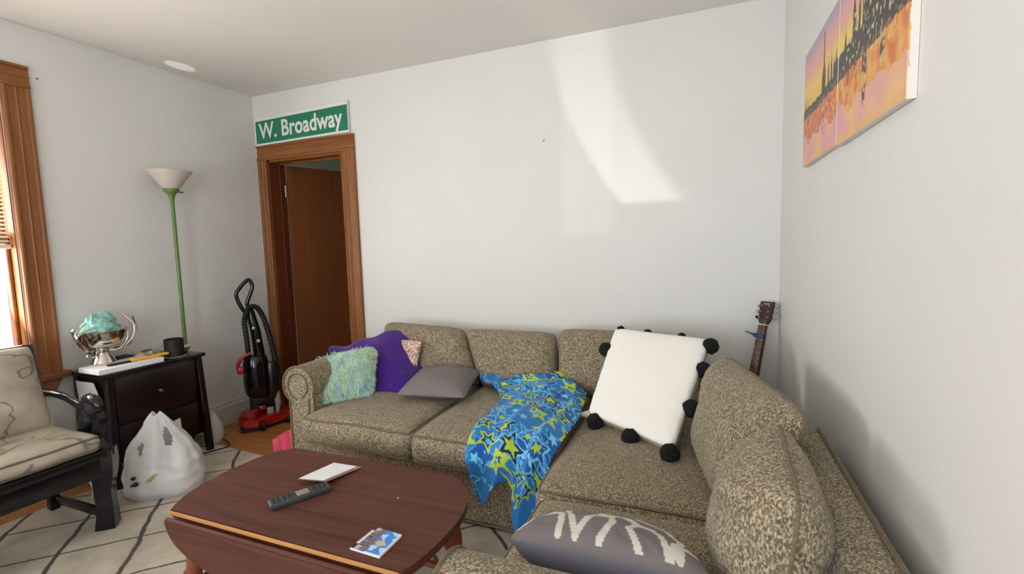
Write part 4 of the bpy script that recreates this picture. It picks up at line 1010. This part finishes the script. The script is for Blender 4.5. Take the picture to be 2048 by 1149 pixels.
bm = nb(); tube(bm, [surf(tt, z) for tt, z in ((118, .085), (104, .08), (92, .10), (84, .13), (80, .15))], [.004, .006, .007, .005, .003], 6); obj('green_print_unused_', bm, M_rubber, pb) if False else bm.free(); bm = nb(); [sphere(bm, surf(90+k*2, .145-k*.012), .012, (1, 1, .5), 8) for k in range(3)]; obj('green_print', bm, plain('green_ink', (160, 190, 110), .6), pb)
wc = nb(); prism(wc, [(-.025, 0), (.025, 0), (.022, .10), (-.022, .09)], 0, .002, lambda a, b, h: V((-3.335, -1.05, .20))+V((0, a*1.3, b))+V((h, 0, 0)))
o = obj('paper_card', wc, M_white, None, False, origin=(-3.335, -1.05, .2)); tag(o, 'small white card standing behind the plastic bag against the cabinet', 'card')
bm = nb(); g_ = []
lathe(bm, [(0, 0), (.05, 0), (.06, .05), (.05, .12), (.03, .18), (.008, .21)], (-3.50, -.70, .001), n=22)
for v in bm.verts: v.co += V((noise.noise(v.co*20), noise.noise(v.co*20+V((3, 0, 0))), 0))*.015
o = obj('paper_bag', bm, M_bag, None, True, origin=(-3.5, -.7, 0)); tag(o, 'crumpled white bag behind the right leg of the side cabinet', 'bag')
# cable by the cabinet leg
bm = nb(); tube(bm, smooth_path([(-3.62, -.62, .005), (-3.50, -.66, .006), (-3.38, -.70, .014), (-3.30, -.76, .014), (-3.34, -.86, .014), (-3.40, -.95, .014)], 30), .004, 7)
o = obj('power_cord', bm, M_blkcable, None, True, origin=(-3.4, -.8, 0)); tag(o, 'thin black cord on the floor by the right leg of the cabinet', 'cord')
bm = nb(); tube(bm, smooth_path([(-3.69, -1.49, .33), (-3.60, -1.52, .18), (-3.42, -1.50, .16), (-3.32, -1.50, .10), (-3.26, -1.54, .03), (-3.22, -1.50, .016), (-3.30, -1.42, .014)], 40), .004, 7)
o = obj('power_cord', bm, M_cable, None, True, origin=(-3.4, -1.5, 0)); tag(o, 'white cord hanging under the black armchair seat', 'cord')

# ================================================================== ARMCHAIR
ch = thing('armchair', (-3.25, -1.86, 0), 'black lacquered wooden armchair with ivory printed cushions at the left edge', 'chair')
CF, CB, CR, CL = -2.965, -3.44, -1.60, -2.13       # front x, back x, right-hand side y (towards the wall corner), left side y
def beam(bm, p, q, wy, wz, bev=.004):
    p, q = V(p), V(q); d = (q-p); L = d.length; rot = d.to_track_quat('X', 'Z').to_matrix().to_4x4(); m = Matrix.Translation(p) @ rot
    box(bm, (0, -wy/2, -wz/2), (L, wy/2, wz/2), bev, m)
bm = nb(); beam(bm, (CF+.0, CL-.02, .385), (CF, CR+.02, .385), .05, .035); obj('seat_rail', bm, M_black, ch)
bm = nb(); beam(bm, (CF-.012, CL, .325), (CF-.012, CR, .325), .035, .095); obj('apron', bm, M_black, ch)
bm = nb(); beam(bm, (CB, CR, .37), (CF, CR, .37), .04, .07); obj('side_rail', bm, M_black, ch)
bm = nb(); beam(bm, (CB, CL, .37), (CF, CL, .37), .04, .07); obj('side_rail', bm, M_black, ch)
bm = nb(); beam(bm, (CB, CL, .37), (CB, CR, .37), .04, .07); obj('back_rail', bm, M_black, ch)
for yl, sg in ((CR, 1), (CL, -1)):
    bm = nb(); pts = smooth_path([(CF-.015, yl, .40), (CF-.025, yl, .30), (CF-.045, yl, .20), (CF-.04, yl, .10), (CF-.05, yl, .012)], 14)
    rr = [.052, .055, .058, .058, .056, .052, .049, .047, .046, .046, .047, .050, .053, .055]
    for i in range(13): pass
    tube(bm, pts, rr, 4); obj('leg', bm, M_black, ch, False)
    bm = nb(); beam(bm, (CB-.03, yl, .012), (CB, yl, .40), .04, .04); beam(bm, (CB, yl, .38), (CB-.10, yl, .86), .036, .036); obj('rear_leg', bm, M_black, ch)
    bm = nb(); beam(bm, (CB-.02, yl, .07), (CF-.05, yl, .07), .022, .04); obj('stretcher', bm, M_black, ch)
    # arm support with carved scroll and arm rail
    bm = nb(); tube(bm, smooth_path([(CF-.03, yl, .38), (CF-.06, yl, .45), (CF-.03, yl, .53), (CF-.07, yl, .60), (CF-.11, yl, .64)], 18), [.034, .033, .031, .029, .028, .028, .028, .028, .03, .03, .032, .034, .034, .032, .03, .028, .026, .024], 6); obj('arm_support', bm, M_black, ch)
    bm = nb(); tube(bm, smooth_path([(CB-.05, yl, .63), (-3.36, yl, .63), (-3.24, yl, .62), (-3.15, yl, .595), (-3.09, yl, .60), (-3.04, yl, .63), (-2.99, yl, .615), (-2.985, yl, .58)], 26), [.017]*10+[.018, .02, .022, .024, .026, .027, .027, .027, .026, .025, .024, .023, .022, .021, .02, .018], 10); obj('arm_rest', bm, M_black, ch)
    bm = nb(); tube(bm, smooth_path([(-3.10, yl, .37), (-3.12, yl, .44), (-3.09, yl, .52), (-3.12, yl, .60)], 12), [.026, .03, .034, .03, .027, .03, .035, .036, .032, .028, .026, .025], 8); obj('spindle', bm, M_black, ch)
    for xx, k in ((CF-.10, 1), (CB+.10, -1)):
        bm = nb(); prism(bm, [(0, .335), (-.10*k, .335), (-.07*k, .31), (-.02*k, .27), (0, .22)], yl-.012, yl+.012, lambda a, b, h, xx=xx: V((xx+a, h, b))); obj('bracket', bm, M_black, ch)
bm = nb(); beam(bm, (CB-.095, CL, .84), (CB-.095, CR, .84), .03, .05); obj('crest_rail', bm, M_black, ch)
for q in range(5):
    bm = nb(); yq = CL+.09+q*(CR-CL-.18)/4; beam(bm, (CB-.005, yq, .4), (CB-.09, yq, .83), .018, .018); obj('back_slat', bm, M_black, ch)
cushion('seat_cushion', (CB+.03, CL+.03, .403), (CF+.012, CR-.015, .475), ch, .028, r=.033, seed=21, mat=M_floral, n=16)
pillow('back_cushion', ch, ((CB-.02, CL+.04, .87), (CB-.02, CR-.02, .87), (CB+.17, CR-.045, .485), (CB+.17, CL+.04, .485)), .075, .07, mat=M_floral, pipe=M_floral, seed=31, normal=(1, 0, .3), n=26, pw=3, q=.5, bow=.04)
# plum coloured cloth behind chair
bm = nb(); box(bm, (-3.53, -1.655, .28), (-3.502, -1.60, .58), .01); o = obj('plum_bag', bm, M_purple, None, True, origin=(-3.58, -1.62, .35)); 
for v in o.data.vertices: v.co.x += .012*math.sin(v.co.z*30)
tag(o, 'strip of dark purple cloth hanging behind the black armchair', 'cloth')
# pink bag beside the sofa arm
pk = thing('gift_bag', (-2.58, -.93, 0), 'bright pink paper gift bag on the floor beside the left sofa arm', 'bag')
bm = nb(); A = [(-2.59, -.95), (-2.47, -.90), (-2.45, -.96), (-2.57, -1.01)]
va = [bm.verts.new(V((x*1.0, yv, .001))) for x, yv in A]; vb = [bm.verts.new(V((x+dx, yv, z))) for (x, yv), dx, z in zip(A, (-.035, 0, 0, -.03), (.245, .33, .33, .25))]
bm.faces.new(va[::-1])
for i in range(4): bm.faces.new((va[i], va[(i+1) % 4], vb[(i+1) % 4], vb[i]))
bmesh.ops.solidify(bm, geom=bm.faces[:], thickness=.003); obj('paper_body', bm, M_pink, pk, False)

# ================================================================== GUITAR
ga = V((.066, .09, .365)).normalized(); base_p = V((-.232, -.293, .0)); gw = V((.74, -.67, 0)); gw = (gw-ga*gw.dot(ga)).normalized(); gn = gw.cross(ga).normalized()
if gn.y > 0: gn = -gn
gt = thing('acoustic_guitar', base_p, 'acoustic guitar standing in the corner behind the sofa with a blue capo', 'guitar')
def gp_(a, l, d_=0): return base_p+gw*a+ga*l+gn*d_
bodyo = [(0, .02), (.10, .03), (.155, .075), (.17, .13), (.155, .18), (.118, .22), (.105, .25), (.115, .29), (.13, .325), (.125, .37), (.095, .40), (.04, .415), (0, .417)]
op = smooth_path([(a, b, 0) for a, b in bodyo], 36); full = [(p.x, p.y) for p in op]+[(-p.x, p.y) for p in op[-2:0:-1]]
bm = nb(); prism(bm, full, -.075, 0, lambda a, b, h: gp_(a, b, h), bev=.003); obj('guitar_body', bm, M_mahog, gt)
bm = nb(); prism(bm, [(a*.985, .22+(b-.22)*.985) for a, b in full], .0, .003, lambda a, b, h: gp_(a, b, h)); tpb = obj('soundboard', bm, M_spruce, gt)
bm = nb(); lathe(bm, [(0, .0035), (.043, .0036), (.045, .0032)], gp_(0, .30), gn, 32); obj('sound_hole', bm, M_rubber, gt)
bm = nb(); box(bm, (-.06, -.012, 0), (.06, .012, .009), .002, Matrix.Translation(gp_(0, .14, .003)) @ Matrix((gw, ga, gn)).transposed().to_4x4()); obj('bridge', bm, M_headst, gt)
GM = lambda l, d_=0: Matrix.Translation(gp_(0, l, d_)) @ Matrix((gw, ga, gn)).transposed().to_4x4()
L1, L2 = .872, .995
bm = nb(); prism(bm, [(-.027, .36), (.027, .36), (.0215, L1), (-.0215, L1)], .004, .011, lambda a, b, h: gp_(a, b, h)); obj('fretboard', bm, M_fret, gt, False)
bm = nb(); tube(bm, [gp_(0, .38, -.008), gp_(0, L1, -.005)], [.024, .019], 12); obj('neck', bm, M_mahog, gt)
Lf = L1-.29
for k in range(1, 15):
    l = L1-(L1-.02-.14)*(1-2**(-k/12)); bm = nb(); box(bm, (-.023, -.0008, 0), (.023, .0008, .0012), 0, GM(l, .011)); obj('fret', bm, M_nickel, gt)
for k in range(6):
    bm = nb(); tube(bm, [gp_(-.017+k*.0068, L1+.03, .0145), gp_(-.0195+k*.0078, .14, .015)], .0006, 5); obj('string', bm, M_steel, gt)
bm = nb(); box(bm, (-.022, -.003, 0), (.022, .003, .012), .001, GM(L1+.003, .003)); obj('nut', bm, M_bone, gt)
bm = nb(); prism(bm, [(-.020, L1+.006), (.020, L1+.006), (.034, L1+.028), (.0375, L2+.005), (-.0375, L2+.005), (-.034, L1+.028)], -.010, .006, lambda a, b, h: gp_(a, b, h), bev=.0015); obj('headstock', bm, M_headst, gt)
bm = nb(); box(bm, (-.018, -.004, 0), (.018, .004, .0006), 0, GM(L2-.008, .006)); obj('pale_inlay', bm, plain('faded_print', (150, 130, 120), .5), gt)
for sd in (-1, 1):
    for k in range(3):
        l = L1+.042+k*.031
        bm = nb(); lathe(bm, [(0, .009), (.0035, .009), (.0045, .004), (.0055, 0)], gp_(sd*.021, l, .006), gn, 12); obj('tuning_post', bm, M_nickel, gt)
        bm = nb(); tube(bm, [gp_(sd*.03, l, -.006), gp_(sd*.048, l, -.006)], .003, 8); sphere(bm, gp_(sd*.052, l, -.006), .008, seg=10); obj('tuning_peg', bm, M_nickel if k != 0 or sd > 0 else M_rubber, gt)
cpo = thing('capo', gp_(0, L1-.055, .012), 'blue guitar capo clamped on the neck of the acoustic guitar', 'capo')
bm = nb(); box(bm, (-.03, -.011, .003), (.028, .011, .014), .003, GM(L1-.058, .011)); obj('clamp_bar', bm, M_blue, cpo)
bm = nb(); tube(bm, [gp_(-.028, L1-.058, .02), gp_(-.05, L1-.052, .018), gp_(-.09, L1-.045, .012)], [.006, .0045, .003], 8); obj('lever', bm, M_blue, cpo)

# ================================================================== SIGN
sg = thing('street_sign', (-3.225, -.012, 2.23), 'green street name sign with white lettering above the door', 'sign')
Ms = Matrix.Translation((-3.2255, -.022, 0))
zl0, zl1, zr0, zr1 = 2.128, 2.338, 2.141, 2.362
def sgp(a, b, d_): # a 0..1 along, b 0..1 up
    z0 = zl0+(zr0-zl0)*a; z1 = zl1+(zr1-zl1)*a; return V((-3.683+.913*a, -.022-d_, z0+(z1-z0)*b))
bm = nb(); prism(bm, [(0, 0), (1, 0), (1, 1), (0, 1)], -.016, 0, lambda a, b, h: sgp(a, b, h)); obj('panel', bm, M_signw, sg, False)
bm = nb(); prism(bm, [(.004, .07), (.996, .07), (.996, .885), (.004, .885)], 0, .001, lambda a, b, h: sgp(a, b, h)); obj('green_field', bm, M_signg, sg, False)
cu_ = bpy.data.curves.new('lettering', 'FONT'); cu_.body = 'W. Broadway'; cu_.size = 1; cu_.extrude = 0; cu_.offset = .022; cu_.space_character = 1.02
to = bpy.data.objects.new('t', cu_); COL.objects.link(to); dg = bpy.context.evaluated_depsgraph_get(); me = bpy.data.meshes.new_from_object(to.evaluated_get(dg)); bpy.data.objects.remove(to)
xs = [v.co.x for v in me.vertices]; ys = [v.co.y for v in me.vertices]; x0, x1, y0_, y1_ = min(xs), max(xs), min(ys), max(ys)
capt = .71
for v in me.vertices:
    a = .04+.905*(v.co.x-x0)/(x1-x0); b = .245+(v.co.y)/capt*.56
    v.co = sgp(a, b, .0018)-wloc(sg)
bm = nb(); bm.from_mesh(me); left_ = set(bm.verts)
while left_:
    st_ = [left_.pop()]; comp = {st_[0]}
    while st_:
        for e in st_.pop().link_edges:
            for w_ in e.verts:
                if w_ not in comp: comp.add(w_); st_.append(w_)
    left_ -= comp; comp = sorted(comp, key=lambda v: v.index); ix = {v: k for k, v in enumerate(comp)}
    fs = {f for v in comp for f in v.link_faces}
    if not fs: continue
    m2 = bpy.data.meshes.new('letter'); m2.from_pydata([tuple(v.co) for v in comp], [], [[ix[v] for v in f.verts] for f in fs]); m2.materials.append(M_signw); link(bpy.data.objects.new('letter', m2), sg)

# ================================================================== PAINTINGS
def paint_col(y, z):
    s = -y; s = .596+(s-.694)*1.3 if s < 1.2 else 1.252+(s-1.205)*1.034; t = (z-1.56)/(1.985-1.56)      # s: metres from the corner, t: height 0..1
    nz = noise.noise(V((s*9, t*5, 1))); n2 = noise.noise(V((s*30, t*9, 2))); n3 = noise.noise(V((s*80, t*26, 5)))
    hz = .47+.02*noise.noise(V((s*5, 0, 0)))
    def L(a, b, k): k = max(0, min(1, k)); return tuple(a[i]+(b[i]-a[i])*k for i in range(3))
    if t > hz:
        k = (t-hz)/(1-hz)+.06*nz
        c = L((226, 178, 74), (222, 160, 146), k/.45) if k < .45 else L((222, 160, 146), (158, 154, 192), (k-.62)/.4)
        c = L(c, (236, 204, 100), min(1, max(0, 1.25-abs(k-.30)/.30))*(.95 if s > 1.15 else .75)); c = L(c, (224, 166, 160), max(0, 1-abs(k-.68)/.22)*.8)
        # skyline: (centre, half width, top)
        B = [(.63, .014, .60), (.66, .006, .66), (.70, .01, .58), (1.02, .032, .74), (1.10, .012, .70), (1.15, .011, .72), (1.19, .014, .66), (1.225, .012, .70), (1.325, .012, .72), (1.36, .012, .62), (1.406, .014, .86), (1.43, .01, .70), (1.455, .011, .82), (1.51, .028, 1.3), (1.575, .02, 1.3), (1.64, .022, 1.3), (1.69, .018, 1.3)]
        top = hz+.03+.04*noise.noise(V((s*25, 3, 0)))+(.1 if s > 1.2 else 0)+max(0, (s-1.48))*1.2
        dark = t < top
        for c0, hw, tp_ in B:
            w_ = hw*(1 if t < tp_-.12 else max(.15, (tp_-t)/.12))
            if t < tp_ and abs(s-c0) < w_: dark = True
        if abs(s-1.02) < .010 and t < .93: dark = True
        if dark: c = (58, 52, 50) if n3 < .30 else ((196, 190, 150) if s > 1.3 else (96, 82, 78))
        if dark and abs(s-1.02) < .02 and t > .6: c = (104, 62, 70)
    else:
        k = (hz-t)/hz
        if k < .10+.04*n2: c = (66, 58, 52) if n3 < .2 else (140, 120, 84)
        elif k < .52+.30*nz+.10*n2:
            c = L((212, 116, 52), (228, 168, 84), .5+n2*1.4) if s > 1.2 else L((196, 96, 66), (216, 130, 84), .5+n2*1.4)
            if n3 > .38: c = (230, 186, 110)
        else: c = L((222, 158, 168), (232, 184, 124), .5+1.6*nz)
        for c0, hw, dp in ((1.02, .008, .72), (1.51, .02, .75), (1.64, .016, .45), (.72, .006, .4), (1.36, .006, .4), (1.43, .01, .3)):
            if abs(s-c0) < hw*(1.2-k) and k < dp and n3 < .3: c = (84, 62, 60) if n2 < .1 else (188, 170, 120)
        if t < .05: c = L(c, (228, 176, 104), .7)
    return lin(c)
def canvas(name, ya, yb, z0, z1, label, margin=0, ns=170, nt=150):
    th = thing(name, (-.015, (ya+yb)/2, z0), label, 'painting')
    bm = nb(); box(bm, (-.019, yb, z0), (-.0015, ya, z1), .0015, seg=1); obj('canvas', bm, M_canvas, th, False)
    ye = yb+margin; vs, fs, cs = [], [], []
    for j in range(nt+1):
        for i in range(ns+1):
            y = ya-.001+(yb+.001-ya+.001)*i/ns; z = z0+.001+(z1-z0-.002)*j/nt; vs.append((-.0196-(-.015), y-th.location.y, z-th.location.z))
            rag = False
            cs.append(lin((236, 228, 218)) if rag else paint_col(y, z))
    for j in range(nt):
        for i in range(ns): k = j*(ns+1)+i; fs.append((k, k+1, k+ns+2, k+ns+1))
    me = bpy.data.meshes.new('painted_face'); me.from_pydata(vs, [], fs); me.materials.append(M_attr_paint); o = link(bpy.data.objects.new('painted_face', me), th); colour(o, np.array(cs))
    if margin:
        vs, fs, cs = [], [], []; na, nz_ = 12, 150
        for j in range(nz_+1):
            for i in range(na+1):
                x = -.0192+.0185*i/na; z = z0+(z1-z0)*j/nz_; vs.append((x+.015, yb-.0006-th.location.y, z-z0))
                edge_ = .002+.007*max(0, noise.noise(V((0, z*30, 4)))+.25)*(1 if z > z0+.06 else 0)
                cs.append(paint_col(yb+.02, z) if (x+.0192) < edge_ else lin((228, 221, 212)))
        for j in range(nz_):
            for i in range(na): k = j*(na+1)+i; fs.append((k, k+1, k+na+2, k+na+1))
        me = bpy.data.meshes.new('painted_edge'); me.from_pydata(vs, [], fs); me.materials.append(M_attr_paint); o = link(bpy.data.objects.new('painted_edge', me), th); colour(o, np.array(cs))
    bm = nb(); box(bm, (-.0015, yb+.05, z0+.1), (0, ya-.05, z1-.1)); obj('hanging_batten', bm, M_raw, th, False)
canvas('canvas_painting', -.694, -1.197, 1.567, 1.982, 'left canvas of the sunset skyline painting pair with the tall thin tower')
canvas('canvas_painting', -1.205, -1.724, 1.560, 1.985, 'right canvas of the sunset skyline painting pair with dense dark towers', 1)
# nail marks in the wall
for p in ((-1.3, -.001, 1.93),): 
    bm = nb(); sphere(bm, p, .0045, (1, .5, 1), 8); o = obj('nail', bm, M_rubber, None, True, origin=p); tag(o, 'tiny dark nail in the middle of the back wall', 'nail')
bm = nb(); sphere(bm, (-W+.001, -1.35, 2.26), .0045, (.5, 1, 1), 8); o = obj('nail', bm, M_rubber, None, True, origin=(-W, -1.35, 2.26)); tag(o, 'tiny dark nail above the window on the left wall', 'nail')

for o in [o for o in bpy.data.objects if o.parent is None and 'label' in o]:
    n_ = o.name.split('.')[0]
    g_ = {'throw_pillow': 'throw pillows on the sofa', 'canvas_painting': 'pair of skyline canvases on the right wall', 'nail': 'nails left in the walls', 'power_cord': 'cords on the floor by the left wall'}.get(n_)
    if g_: o['group'] = g_
